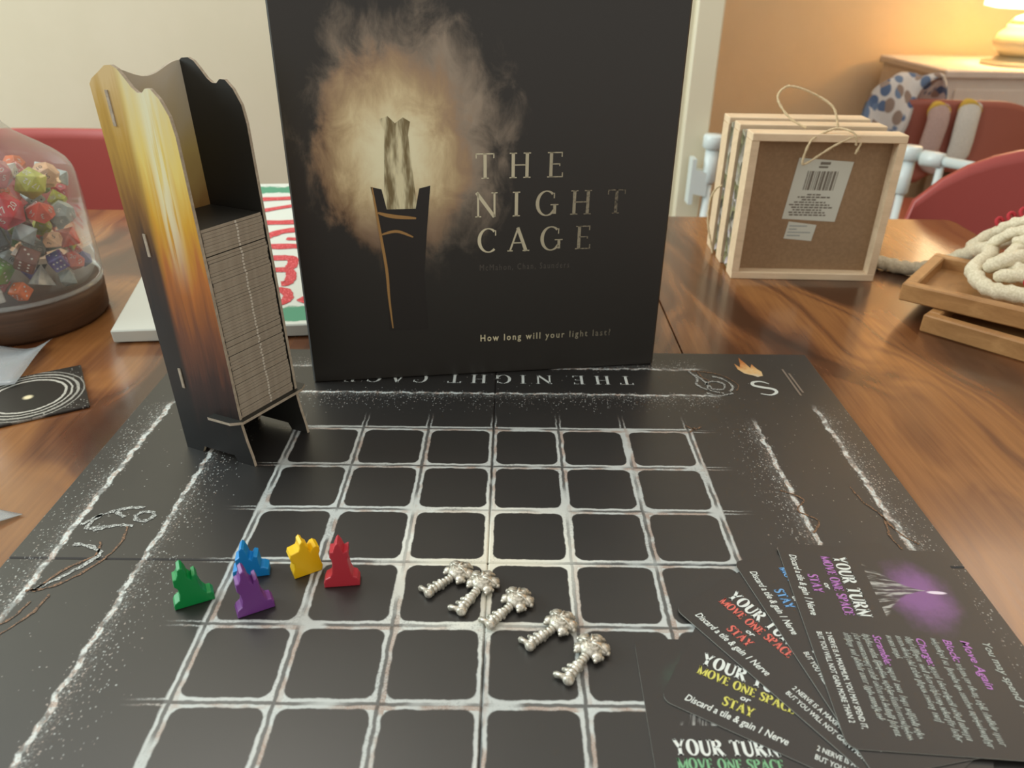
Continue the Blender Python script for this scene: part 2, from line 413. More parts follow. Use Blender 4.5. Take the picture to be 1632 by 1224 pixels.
# ------------------------------------------------------------------ game board (printed chalk maze)
def board_mat():
    m = mat('printed_game_board', rough=0.4, spec=0.75); t = MT(m)
    x = t.x/S; y = t.y/S
    pv = t.vec(x, y)
    n1 = t.noise(pv, 5.0, 3, 0.6); n2 = t.noise(t.vec(x+7.3, y-3.1), 5.0, 3, 0.6)
    xd = x+(n1-0.5)*0.05; yd = y+(n2-0.5)*0.05
    ax = ((xd+20).fr()-0.5).abs(); ay = ((yd+20).fr()-0.5).abs()
    h, r = 0.437, 0.11
    qx = (ax-(h-r)).max(0.0); qy = (ay-(h-r)).max(0.0)
    d = (qx*qx+qy*qy).sqrt()-r
    grit = t.noise(pv, 34, 4, 0.75); soft = t.noise(pv, 1.3, 2, 0.5); soft2 = t.noise(t.vec(x-4, y+9), 1.7, 2, 0.5); streak = t.noise(pv, 70, 2, 0.6)
    inx = x.abs(); iny = y.abs()
    inside = (inx.ss(3.075, 3.04))*(iny.ss(3.075, 3.04))
    rr0 = (x*x+y*y).sqrt()
    # distance from the centre line of a corridor wall (0 at the line)
    cl = (0.5-ax).min(0.5-ay)
    hollow = cl.ss(0.030, 0.010)*soft.ss(0.36, 0.50)*(1.0-rr0.ss(1.7, 0.3))           # dark core where the chalk splits in two
    wall = d.ss(-0.004, 0.016)*(grit*1.5+soft2*0.9-0.45).ss(0.05, 0.75)*(1.0-hollow*0.85)
    # fade towards the outer ring, except near the middle
    rr = (x*x+y*y).sqrt()
    glow = rr.ss(1.9, 0.1)
    wall = (wall*(0.62+glow*0.5+soft*0.35))*inside
    # stubs running out of the grid
    dy = 0.5-ay; dx = 0.5-ax
    stx = dy.ss(0.05, 0.035)*dy.ss(0.012, 0.028)*inx.ss(3.5+0.0, 3.05)*(inx > 3.03)*(iny < 3.02)
    sty = dx.ss(0.05, 0.035)*dx.ss(0.012, 0.028)*iny.ss(3.5, 3.05)*(iny > 3.03)*(inx < 3.02)
    stub = (stx+sty)*(grit*1.6-0.35).ss(0.1, 0.7)*0.75
    # rough ridges framing the maze
    lump = t.noise(t.vec(x*0.7, y*3.4), 1.0, 3, 0.6); lumpx = t.noise(t.vec(x*3.4+5, y*0.7), 1.0, 3, 0.6)
    vor, vr, vg = t.voro(pv, 25); vor2, vr2, vg2 = t.voro(t.vec(x*1.0+3.3, y*0.55), 40)
    seg = t.noise(pv, 7.0, 2, 0.5)
    def ridge(pos, lo, hi, along, noise_, wd, sgn):
        p = pos+(noise_-0.5)*0.16
        win = along.ss(hi+0.3, hi-0.12)*along.ss(lo-0.3, lo+0.12)
        core = (p+(seg-0.5)*0.05).abs().ss(wd, wd*0.45)*(grit*1.8-0.35).ss(0.0, 0.6)*(0.35+0.65*seg.ss(0.40, 0.52))
        q = p*sgn                                    # specks trail off to one side
        dens = q.ss(0.72, 0.0)*q.ss(-0.12, 0.0)
        dots = (vr < dens*dens*0.55)*vor.ss(0.40, 0.14)*0.55 + (vr2 < dens*0.5)*vor2.ss(0.36, 0.12)*0.45 + q.ss(0.22, 0.02)*q.ss(-0.05, 0.0)*(grit*2.2-0.95).ss(0.0, 0.7)*0.45
        return core.max(dots)*win
    tot = wall.max(stub)
    for e in ((inx-4.1, -5.0, 3.15, y, lump, 0.042, -1.0), (inx-5.22, -5.6, 3.6, y, lump, 0.052, 1.0),
              (iny-4.12, -3.6, 3.6, x, lumpx, 0.035, -1.0), (iny-5.05, -3.5, 3.5, x, lumpx, 0.04, 1.0)):
        tot = tot.max(ridge(*e))
    # loose specks
    far = inx.max(iny)
    sp = (vg < 0.035)*vor.ss(0.3, 0.12)*far.ss(3.2, 3.9)*far.ss(5.75, 5.2)*0.55
    tot = tot.max(sp)
    fx_ = (xd+20).fr(); fy_ = (yd+20).fr()
    side = ((fx_ < 0.07)*(fx_ > 0.012)).max((fy_ > 0.93)*(fy_ < 0.988))
    tint = (t.noise(pv, 2.6, 2, 0.6)).ss(0.42, 0.60)*(1.0-glow)*(side*0.9+0.1)*(streak*1.4).m('MINIMUM', 1.0)
    warm = t.mix(glow*0.6, lin(205, 212, 210), lin(222, 212, 184))
    chalk = t.mix((tint*0.85).max(far.ss(3.1, 3.4)*vg2.ss(0.45, 0.8)*0.55), warm, lin(158, 116, 88))
    base = t.mix(soft, lin(37, 36, 35), lin(44, 42, 40))
    t.set('Base Color', t.mix(tot.m('MINIMUM', 1.0), base, chalk))
    t.set('Roughness', tot*0.2+0.38)
    t.bump(t.noise(pv, 120, 2, 0.5), 0.03, 0.0003)
    return m
M_board = board_mat()
HB = 5.72*S
board = thing('game_board', 'black folding game board printed with a chalk white grid of squares', 'game board', (0, 0, BZ))
for sx in (-1, 1):
    for sy in (-1, 1):
        g = 0.00012
        x0, x1 = sorted((sx*g, sx*HB)); y0, y1 = sorted((sy*g, sy*HB))
        obj('board_panel', bx(x0, x1, y0, y1, -0.0025, 0, bev=0.0008), [M_board], board)
ZP = 0.00025
def flat(M): return lambda a, b: M @ Vector((a, b, 0))
# title, printed to be read from the far side
bm = BM(); f = lambda a, b: Vector((-a*S, (4.77-b*0.31)*S, ZP))
for ch, xc in zip('THENIGHTCAGE', (2.25, 1.84, 1.43, 0.83, 0.47, 0.13, -0.29, -0.71, -1.29, -1.69, -2.1, -2.5)):
    st_, adv = glyph(ch, 0.15, 0.06)
    for P, Q in st_:
        Q = [q*0.31 for q in Q] if isinstance(Q, (list, tuple)) else Q*0.31
        stroke(bm, [(-xc+(a-adv/2)*0.30, b) for a, b in P], [q for q in Q] if isinstance(Q, list) else Q, lambda a, b: Vector((-a*S, (4.77-b*0.31)*S, ZP)))
obj('title_lettering', bm, M_white_ink, board)
# maker mark: letter with a small flame
bm = BM()
P = spline([(4.70, 4.55, 0), (4.58, 4.63, 0), (4.44, 4.60, 0), (4.42, 4.49, 0), (4.56, 4.42, 0), (4.72, 4.36, 0), (4.74, 4.25, 0), (4.62, 4.16, 0), (4.46, 4.20, 0)], 6)
n = len(P); stroke(bm, [(p.x, p.y) for p in P], [0.02+0.05*math.sin(PI*i/(n-1)) for i in range(n)], lambda a, b: Vector((a*S, b*S, ZP)))
obj('maker_letter', bm, M_white_ink, board)
M_flame = mat('flame_print', rough=0.5); tt = MT(M_flame)
nn = tt.noise(tt.obj, 160, 3, 0.6)
tt.set('Base Color', tt.ramp(((tt.y/S-4.62)*0.9+(nn-0.5)*0.5), [(0.0, lin(210, 214, 205)), (0.35, lin(228, 190, 130)), (0.65, lin(196, 120, 56)), (1.0, lin(80, 46, 26))]))
bm = BM(); FP = [(4.50, 4.86), (4.38, 4.92), (4.30, 5.08), (4.29, 5.3), (4.36, 5.16), (4.40, 5.32), (4.43, 5.55), (4.50, 5.3), (4.54, 5.14), (4.60, 5.28), (4.65, 5.1), (4.70, 5.0), (4.68, 4.84), (4.58, 4.80)]
bm.faces.new([bm.verts.new((a*S, b*S, ZP)) for a, b in FP]); obj('maker_flame', bm, M_flame, board)
bm = BM()
for xo, y0, y1 in ((5.10, 5.1, 4.15), (5.17, 4.95, 4.25)): stroke(bm, [(xo, y0), (xo+0.02, y1)], 0.035, lambda a, b: Vector((a*S, b*S, ZP)))
obj('fine_print', bm, mat('dim_print', lin(128, 116, 104), 0.6), board)
# plain chalk scrawls that stand in for the corner and edge drawings
def scrawl(polys, m, wd):
    for P in polys:
        bm = BM()
        Q = spline([(a, b, 0) for a, b in P], 7); n = len(Q)
        stroke(bm, [(p.x+random.uniform(-.008, .008), p.y+random.uniform(-.008, .008)) for p in Q], [wd*(0.45+0.75*random.random()) for _ in Q], lambda a, b: Vector((a*S, b*S, ZP)))
        obj('chalk_scrawl', bm, m, board)
M_ch = speckle('chalk_print', lin(60, 58, 55), lin(205, 210, 206), 1100, 0.6, 0); M_ch2 = speckle('ochre_chalk_print', lin(48, 42, 36), lin(150, 112, 82), 1100, 0.6, 0)
scrawl([[(3.40, 5.0), (3.5, 4.75), (3.45, 4.5), (3.62, 4.3), (3.85, 4.2)], [(3.6, 4.5), (3.72, 4.62), (3.9, 4.55), (3.88, 4.36), (3.7, 4.34), (3.66, 4.46)], [(3.5, 4.85), (3.62, 4.55), (3.6, 4.3)], [(3.78, 4.8), (3.95, 4.7), (4.05, 4.45), (3.95, 4.25)], [(3.55, 4.2), (3.75, 4.12), (4.0, 4.2)]], M_ch, 0.045)
scrawl([[(3.45, 5.0), (3.75, 4.95), (4.0, 4.8), (4.15, 4.5), (4.08, 4.3)], [(3.55, 5.0), (3.6, 4.75), (3.7, 4.62)]], M_ch2, 0.03)
scrawl([[(-4.5, 0.98), (-4.75, 0.95), (-5.0, 0.8), (-5.15, 0.62)], [(-4.95, 0.5), (-4.7, 0.62), (-4.5, 0.6)], [(-4.55, 0.82), (-4.45, 0.9), (-4.32, 0.85), (-4.36, 0.72), (-4.5, 0.72), (-4.55, 0.82)], [(-4.85, 0.9), (-4.68, 0.78)], [(-5.05, 0.25), (-4.8, 0.2), (-4.66, 0.05), (-4.9, -0.3), (-5.15, -0.55)], [(-5.0, 0.85), (-5.05, 0.55), (-4.85, 0.6)]], M_ch, 0.06)
scrawl([[(-4.56, 0.6), (-4.5, 0.25), (-4.62, -0.1), (-4.9, -0.45), (-5.2, -0.55)], [(-4.75, 0.3), (-4.7, 0.05), (-4.95, -0.2), (-5.1, -0.55)], [(-4.9, -0.6), (-4.95, -0.9), (-5.2, -1.25), (-5.5, -1.3)], [(-5.05, -0.7), (-5.15, -1.0), (-5.45, -1.15)]], M_ch2, 0.035)
scrawl([[(4.95, 1.6), (5.0, 1.25), (5.12, 0.95), (5.05, 0.55), (5.1, 0.3)], [(5.12, 0.95), (5.2, 0.6), (5.35, 0.4)], [(3.95, 1.5), (4.2, 1.3), (4.05, 1.05), (4.25, 0.85), (4.1, 0.6)], [(2.98, 3.15), (3.1, 3.05), (3.22, 3.12)], [(3.02, 2.95), (3.12, 3.1)]], M_ch2, 0.03)

# ------------------------------------------------------------------ the box standing on the board
BW = 5.95*S; BD = 1.5*S
def cover_mat():
    m = mat('printed_box_cover', rough=0.42, spec=0.6); t = MT(m)
    x = t.x/S; z = t.z/S; pv = t.vec(x, z)
    na = t.noise(t.vec(x*1.1, z*0.8), 1.7, 5, 0.62, 0.6); nb = t.noise(t.vec(x*3.0, z*1.0), 2.1, 4, 0.6); nc = t.noise(t.vec(x+8, z), 0.9, 3, 0.5)
    front = (t.y < 0.0008)*1.0
    ex = (x-1.85)/1.50; ez = (z-3.95)/1.86
    lowr = (x-2.3)*0.0
    rr = (ex*ex+ez*ez).sqrt()+(na-0.5)*1.0+(nb-0.5)*0.28
    smoke = rr.ss(1.12, 0.55)*(0.75+nc*0.6)
    fx = (x-1.58)/1.02; fz = (z-3.72)/1.36
    r2 = (fx*fx+fz*fz).sqrt()+(na-0.5)*0.8+(nb-0.5)*0.3
    flame = r2.ss(1.12, 0.55)
    gold = r2.ss(1.25, 0.95)*(1.0-flame)
    low = z.ss(1.3, 3.3)
    base = lin(34, 30, 24)
    c1 = t.mix(smoke*low*0.92, base, t.mix(nb, lin(140, 122, 104), lin(178, 164, 144)))
    c2 = t.mix(gold*low*0.5, c1, lin(172, 128, 84))
    inner = t.mix(r2.ss(0.95, 0.2), lin(214, 184, 130), lin(254, 248, 208))
    c3 = t.mix(flame*low*0.95, c2, t.mix(z.ss(3.2, 2.3), inner, lin(150, 112, 84)))
    t.set('Base Color', t.mix(front, base, c3))
    return m
gb = thing('board_game_box', 'black board game box titled THE NIGHT CAGE standing upright on the board', 'game box', W(-3.086, 4.4176, 0), math.radians(7.966))
obj('box_lid', bx(0, BW, 0, BD*0.92, 0, BW, bev=0.0012), cover_mat(), gb)
obj('box_tray', bx(0.002, BW-0.002, BD*0.5, BD, 0.002, BW-0.002, bev=0.001), M_black, gb)
ff = lambda a, b: Vector((a*S, -0.00025, b*S))
def word(bm, chars, xs, z0, size, t_=0.13, h_=0.045):
    for ch, xc in zip(chars, xs):
        st_, adv = glyph(ch, t_, h_)
        for P, Q in st_:
            Q = [q*size for q in Q] if isinstance(Q, (list, tuple)) else Q*size
            stroke(bm, [(xc+(a-adv/2)*size, z0+b*size) for a, b in P], Q, ff)
def fade_ink(name, x0, x1, a, b, ragged):
    m = mat(name, rough=0.5); t = MT(m); n = t.noise(t.obj, 420, 3, 0.7)
    f = (t.x/S).ss(x0, x1); wear = (n+(1.0-f)*0.5-ragged).ss(0.12, 0.5)
    t.set('Base Color', t.mix(wear, lin(40, 37, 33), t.mix(f, a, b))); return m
M_title = fade_ink('worn_title_ink', 2.7, 5.2, lin(214, 206, 176), lin(128, 118, 98), 0.18)
bm = BM(); word(bm, 'THE', (2.942, 3.483, 4.031), 3.385, 0.385); obj('title_lettering', bm, M_title, gb)
bm = BM(); word(bm, 'NIGHT', (2.958, 3.433, 3.914, 4.47, 5.043), 2.785, 0.39); obj('title_lettering', bm, M_title, gb)
bm = BM(); word(bm, 'CAGE', (2.965, 3.472, 4.006, 4.534), 2.21, 0.39); obj('title_lettering', bm, M_title, gb)
XZ = Matrix(((1, 0, 0, 0), (0, 0, -1, 0), (0, 1, 0, 0), (0, 0, 0, 1)))
def facetext(name, txt, x, z, size, width, m, space=1.0, bold=0.0, parent=gb):
    me = plain(txt, size*S, 0, bold, space, width*S); put(me, Matrix.Translation((x*S, -0.00025, z*S)) @ XZ)
    return obj(name, me, m, parent)
facetext('designer_lettering', 'McMahon, Chan, Saunders', 2.84, 1.90, 0.15, 1.48, M_ink_faint, 1.3)
facetext('tagline_lettering', 'How long will your light last?', 2.84, 0.63, 0.17, 2.27, fade_ink('worn_tagline_ink', 2.9, 5.2, lin(224, 214, 176), lin(104, 98, 84), 0.0), 1.35, 0.012)
# plain printed taper candle on a dark stand (simple stand-in for the cover picture)
def facepoly(bm, pts): bm.faces.new([bm.verts.new((a*S, -0.0002, b*S)) for a, b in pts])
def cand_mat():
    m = mat('printed_candle_wax', rough=0.45); t = MT(m); n = t.noise(t.vec(t.x/S*7, t.z/S*1.3), 1.0, 3, 0.6)
    t.set('Base Color', t.mix(n.ss(0.36, 0.62), lin(126, 110, 72), lin(234, 226, 186))); return m
bm = BM(); facepoly(bm, [(1.37, 2.75), (1.46, 4.12), (1.40, 4.28), (1.52, 4.32), (1.62, 4.22), (1.74, 4.30), (1.84, 4.24), (1.80, 4.05), (1.90, 2.75), (1.83, 2.5), (1.74, 2.85), (1.62, 2.6), (1.50, 2.9)])
obj('candle_print', bm, cand_mat(), gb)
M_dark = mat('printed_dark_stand', lin(34, 29, 25), 0.45)
bm = BM(); facepoly(bm, [(1.28, 2.78), (1.20, 3.3), (1.36, 3.26), (1.42, 2.95), (1.86, 2.95), (1.93, 3.26), (2.10, 3.3), (2.02, 2.6), (1.95, 1.9), (1.98, 0.9), (1.32, 0.9), (1.36, 1.9)])
for v in bm.verts: v.co.y = -0.0003
obj('stand_print', bm, M_dark, gb)
bm = BM()
for P, wd in (([(1.22, 3.3), (1.27, 2.8), (1.35, 2.0), (1.36, 1.5), (1.39, 0.95)], 0.045), ([(1.28, 2.9), (1.5, 2.84), (1.86, 2.8)], 0.06), ([(1.3, 2.55), (1.55, 2.6), (1.8, 2.5)], 0.045)):
    Q = spline([(a, b, 0) for a, b in P], 6); n = len(Q); stroke(bm, [(p.x, p.y) for p in Q], [wd*(0.3+0.7*math.sin(PI*(i+1)/(n+1))) for i in range(n)], lambda a, b: Vector((a*S, -0.0004, b*S)))
obj('rim_light_print', bm, mat('printed_amber_rim', lin(168, 128, 74), 0.5), gb)

# ------------------------------------------------------------------ candle shaped tile tower
aw = math.radians(59.5); av = math.radians(156.5)
U_ = Vector((math.cos(aw), math.sin(aw), 0)); V_ = Vector((math.cos(av), math.sin(av), 0)); F1 = Vector((-3.47, 2.0, 0))
UW = 1.0; VD = 1.15
def TP(u, v, z): return (U_*u+V_*v+Vector((0.06-0.034*z, 0, z)))*S     # local to the tower root
tower = thing('tile_tower', 'tall slotted cardboard tower printed like a dripping yellow candle, holding tiles', 'card tower', W(F1.x, F1.y, 0))
def wax_mat(name, inner=False, offs=0.0):
    m = mat(name, rough=0.4, spec=0.4); t = MT(m)
    z = t.z/S; s = (t.x/S*V_.x+t.y/S*V_.y)          # along the depth of the tower
    n = t.noise(t.vec(s*7, z*0.55), 1.0, 3, 0.6, 0.4); n2 = t.noise(t.vec(s*16, z*0.8), 1.0, 2, 0.5)
    f = z/5.2+(n-0.5)*0.30+(n2-0.5)*0.06
    if inner:
        c = t.ramp(f, [(0.0, lin(20, 18, 16)), (0.5, lin(70, 50, 34)), (0.68, lin(150, 112, 62)), (0.82, lin(190, 164, 100)), (0.98, lin(196, 186, 166))])
        t.set('Base Color', c); return m
    c = t.ramp(f, [(0.10, lin(24, 22, 21)), (0.24, lin(58, 38, 34)), (0.36, lin(110, 68, 48)), (0.52, lin(176, 108, 54)), (0.66, lin(206, 158, 52)), (0.80, lin(222, 200, 112)), (1.0, lin(216, 206, 160))])
    hot = ((s-0.42-(5.2-z)*0.02).abs()).ss(0.22, 0.02)*z.ss(2.4, 3.6)*n2.ss(0.3, 0.5)
    c = t.mix(hot*0.65, c, lin(226, 230, 204))
    # outer strip beyond the tab slots is darker and turns black early
    c2 = t.ramp(f, [(0.40, lin(22, 21, 20)), (0.55, lin(54, 38, 30)), (0.70, lin(128, 92, 48)), (0.88, lin(182, 146, 66)), (1.0, lin(206, 180, 128))])
    c = t.mix(s.ss(0.72, 0.86), c, c2)
    t.set('Base Color', c); return m
M_wax = wax_mat('printed_candle_wax_card'); M_waxin = wax_mat('printed_candle_inside_card', True)
M_towblack = mat('black_tower_card', lin(38, 37, 33), 0.45)
prof = [(-0.09, 0.0), (-0.075, 0.15), (-0.03, 0.40), (0.0, 0.66), (0.0, 4.5), (0.03, 4.72), (0.12, 4.90), (0.22, 5.0), (0.30, 5.0), (0.36, 4.95), (0.43, 4.95), (0.50, 5.0), (0.58, 5.10), (0.66, 5.19), (0.74, 5.225), (0.84, 5.215), (0.98, 5.13), (1.10, 5.06), (VD, 5.0), (VD, 0.0), (0.85, 0.0), (0.8, 0.1), (0.25, 0.1), (0.2, 0.0)]
def panel(name, u0, thick, mats, pr):
    bm = BM(); n = len(pr)
    a = [bm.verts.new(TP(u0, s, z)) for s, z in pr]; b = [bm.verts.new(TP(u0+thick, s, z)) for s, z in pr]
    fa = bm.faces.new(a); fb = bm.faces.new(b[::-1]); fb.material_index = 1
    for i in range(n):
        f_ = bm.faces.new((a[i], b[i], b[(i+1) % n], a[(i+1) % n])); f_.material_index = 2
    return obj(name, bm, mats, tower)
TH = 0.042
panel('side_panel', -TH, TH, [M_wax, M_towblack, M_card_edge], prof)
panel('side_panel', UW, TH, [M_towblack, M_wax, M_card_edge], prof)
# back panel with waved top
bm = BM(); N = 16
top = [(u, 5.12+0.07*math.cos(2*PI*u/UW)) for u in [UW*k/N for k in range(N+1)]]
pr = [(0, 0.0)]+top+[(UW, 0.0)]
a = [bm.verts.new(TP(u, 0.88, z)) for u, z in pr]; b = [bm.verts.new(TP(u, 0.88+TH, z)) for u, z in pr]
bm.faces.new(a).material_index = 0; bm.faces.new(b[::-1]).material_index = 1
for i in range(len(pr)): bm.faces.new((a[i], b[i], b[(i+1) % len(pr)], a[(i+1) % len(pr)])).material_index = 2
obj('back_panel', bm, [M_waxin, M_waxin, M_card_edge], tower)
# tabs of the back panel showing through the side panel
for z0, z1 in ((4.55, 4.95), (2.95, 3.25), (1.05, 1.35)):
    for u0 in (-TH-0.012, UW+TH-0.02):
        bm = BM(); vv = [bm.verts.new(TP(u0+du, 0.88+dv, z)) for du in (0, 0.03) for dv in (0.0, TH) for z in (z0, z1)]
        for q in [(0, 1, 3, 2), (4, 6, 7, 5), (0, 4, 5, 1), (2, 3, 7, 6), (0, 2, 6, 4), (1, 5, 7, 3)]: bm.faces.new([vv[i] for i in q])
        obj('slot_tab', bm, M_card_edge, tower)
# shelf that carries the tiles, poking out past both sides
bm = BM(); P = [(-0.16, 0.45), (-0.16, 0.06), (-0.06, -0.07), (UW+0.06, -0.07), (UW+0.2, 0.0), (UW+0.2, 0.45), (UW+0.0, 0.45), (UW, 0.86), (0, 0.86), (0, 0.45)]
a = [bm.verts.new(TP(u, v, 0.70)) for u, v in P]; b = [bm.verts.new(TP(u, v, 0.742)) for u, v in P]
bm.faces.new(a); bm.faces.new(b[::-1])
for i in range(len(P)): bm.faces.new((a[i], b[i], b[(i+1) % len(P)], a[(i+1) % len(P)])).material_index = 1
obj('shelf', bm, [M_towblack, M_card_edge], tower)

# tiles in the tower
M_tile_edge = speckle('tile_cardboard_edge', lin(150, 139, 123), lin(164, 153, 136), 220, 0.9, 0.1)
M_nick = mat('white_punch_nick', lin(205, 198, 184), 0.9)
TT = 0.0426; nt_ = 62
def tile_mesh():
    bm = BM(); u0, u1, v0, v1 = 0.02, UW-0.02, 0.012, 0.86
    pts = [(u0, v0), (u1, v0), (u1, v1), (u0, v1)]
    a = [bm.verts.new((U_*u+V_*v)*S) for u, v in pts]; b = [bm.verts.new((U_*u+V_*v+Vector((0, 0, TT*0.95)))*S) for u, v in pts]
    bm.faces.new(a); bm.faces.new(b[::-1])
    for i in range(4): bm.faces.new((a[i], b[i], b[(i+1) % 4], a[(i+1) % 4])).material_index = 1
    bm.normal_update()
    nk = [(u, v, z) for u in (0.54, 0.565) for v in (0.005, 0.013) for z in (0.006, 0.034)]
    vv = [bm.verts.new((U_*u+V_*v+Vector((0, 0, z)))*S) for u, v, z in nk]
    for q in [(0, 1, 3, 2), (4, 6, 7, 5), (0, 4, 5, 1), (2, 3, 7, 6), (0, 2, 6, 4), (1, 5, 7, 3)]: bm.faces.new([vv[i] for i in q]).material_index = 2
    bmesh.ops.recalc_face_normals(bm, faces=bm.faces)
    me = bpy.data.meshes.new('maze_tile'); bm.to_mesh(me); bm.free()
    for m_ in (M_towblack, M_tile_edge, M_nick): me.materials.append(m_)
    return me
tm = tile_mesh()
for k in range(nt_):
    z = 0.744+k*TT+(0.012 if k > 53 else 0)
    o = bpy.data.objects.new('maze_tile', tm); C.objects.link(o)
    j = random.uniform(-0.008, 0.008); jv = random.uniform(-0.006, 0.006)
    o.location = W(F1.x, F1.y, 0)+Vector((0.06-0.034*z, 0, z))*S+U_*j*S+V_*jv*S
    tag(o, 'grey edged cardboard tile in the tall stack inside the candle tower', 'tile', 'tiles stacked in the candle tower')

# ------------------------------------------------------------------ candle pawns
def pawn_outline(kind):
    half = [(0.20, 0.0), (0.205, 0.05), (0.19, 0.10), (0.14, 0.13), (0.115, 0.2), (0.105, 0.30), (0.10, 0.36)]
    if kind == 'wide': half = [(0.16, 0.0), (0.155, 0.06), (0.13, 0.12), (0.125, 0.18), (0.15, 0.23), (0.165, 0.27), (0.15, 0.31), (0.12, 0.32)]
    return half
def pawn(color, colname, px, py, ang, wd, ht, shape, label):
    L = {  # right-hand outline, left-hand outline in unit width/height
        'tall': [(0.50, 0), (0.50, 0.10), (0.44, 0.19), (0.34, 0.22), (0.27, 0.34), (0.24, 0.52), (0.23, 0.62), (0.27, 0.68), (0.27, 0.82), (0.21, 0.80), (0.15, 0.78), (0.10, 0.88), (0.03, 0.97), (0, 1.0),
                 (-0.06, 0.95), (-0.13, 0.84), (-0.15, 0.80), (-0.24, 0.80), (-0.26, 0.68), (-0.21, 0.62), (-0.20, 0.52), (-0.24, 0.32), (-0.30, 0.24), (-0.44, 0.19), (-0.50, 0.10), (-0.50, 0)],
        'step': [(0.50, 0), (0.50, 0.14), (0.44, 0.21), (0.34, 0.22), (0.26, 0.32), (0.20, 0.50), (0.20, 0.66), (0.16, 0.76), (0.08, 0.74), (0.05, 0.66), (-0.02, 0.74), (-0.05, 0.86), (-0.10, 0.97), (-0.15, 1.0),
                 (-0.23, 0.96), (-0.25, 0.84), (-0.30, 0.76), (-0.38, 0.74), (-0.39, 0.58), (-0.32, 0.50), (-0.30, 0.36), (-0.34, 0.22), (-0.46, 0.16), (-0.50, 0.10), (-0.50, 0)],
        'low': [(0.50, 0), (0.50, 0.22), (0.40, 0.28), (0.30, 0.30), (0.28, 0.44), (0.26, 0.66), (0.16, 0.70), (0.08, 0.58), (0.02, 0.62), (-0.02, 0.80), (-0.07, 0.95), (-0.13, 1.0), (-0.21, 0.92), (-0.24, 0.70),
                (-0.36, 0.62), (-0.36, 0.42), (-0.32, 0.32), (-0.48, 0.26), (-0.50, 0.18), (-0.50, 0)],
        'wide': [(0.46, 0), (0.50, 0.14), (0.44, 0.34), (0.42, 0.50), (0.47, 0.58), (0.46, 0.70), (0.36, 0.76), (0.26, 0.74), (0.16, 0.64), (0.12, 0.72), (0.12, 0.80), (0.04, 0.86), (0.0, 0.96), (-0.06, 1.0),
                 (-0.14, 0.94), (-0.16, 0.82), (-0.20, 0.76), (-0.30, 0.74), (-0.46, 0.72), (-0.50, 0.62), (-0.46, 0.48), (-0.40, 0.44), (-0.40, 0.30), (-0.46, 0.16), (-0.44, 0)]}[shape]
    m = mat('painted_'+colname+'_wood', color, 0.42)
    mm = MT(m); n = mm.noise(mm.obj, 500, 2, 0.5); mm.bump(n, 0.08, 0.0003)
    bm = BM(); prism(bm, [(a*wd*S, b*ht*S) for a, b in L], 0.0075, bev=0.0007)
    for v in bm.verts: v.co.y -= 0.00375
    o = obj('candle_pawn', bm, m, None, False, W(px, py, 0)+Vector((0, 0, 0.0001)), (0, 0, math.radians(ang)))
    tag(o, label, 'game piece', 'coloured wooden candle pawns'); return o
pawn(lin(0, 132, 62), 'green', -3.25, -0.66, 26, 0.42, 0.55, 'step', 'green wooden candle pawn standing apart beside the chalk border')
pawn(lin(16, 128, 196), 'blue', -2.74, -0.22, 12, 0.40, 0.45, 'low', 'short blue wooden candle pawn behind the purple one')
pawn(lin(112, 58, 132), 'purple', -2.54, -0.77, 28, 0.40, 0.62, 'step', 'purple wooden candle pawn in front of the blue one')
pawn(lin(232, 188, 10), 'yellow', -2.12, -0.17, 30, 0.36, 0.5, 'wide', 'yellow wooden candle pawn next to the red one')
pawn(lin(178, 46, 58), 'red', -1.66, -0.35, 7, 0.40, 0.64, 'tall', 'tall red wooden candle pawn nearest the keys')

# ------------------------------------------------------------------ pewter keys
def ball(bm, c, r, sc_=(1, 1, 1), sub=2):
    res = bmesh.ops.create_icosphere(bm, subdivisions=sub, radius=r)
    for v in res['verts']: v.co = Vector((v.co.x*sc_[0], v.co.y*sc_[1], v.co.z*sc_[2]))+Vector(c)
def key_bow():
    bm = BM()
    ball(bm, (0.0005, 0, 0.0034), 0.0062, (1.0, 1.05, 0.55), 3)
    for k, (a, d, r) in enumerate(((0, .0068, .0036), (58, .0066, .0036), (-58, .0066, .0036), (118, .0058, .0031), (-118, .0058, .0031))):
        a = math.radians(a); ball(bm, (d*math.cos(a), d*math.sin(a), 0.0030), r, (1, 1, 0.72), 2)
        e = a+0.25; ball(bm, ((d+r*0.62)*math.cos(e), (d+r*0.62)*math.sin(e), 0.0026), r*0.48, (1, 1, 0.85), 1)
        e = a-0.25; ball(bm, ((d+r*0.62)*math.cos(e), (d+r*0.62)*math.sin(e), 0.0026), r*0.48, (1, 1, 0.85), 1)
    return bm
def ring_arc(bm, cx, r, z):
    P = [(cx+r*math.cos(a), r*math.sin(a), z) for a in [math.radians(100+16*k) for k in range(11)]]
    tube(bm, P, 0.0006, 6)
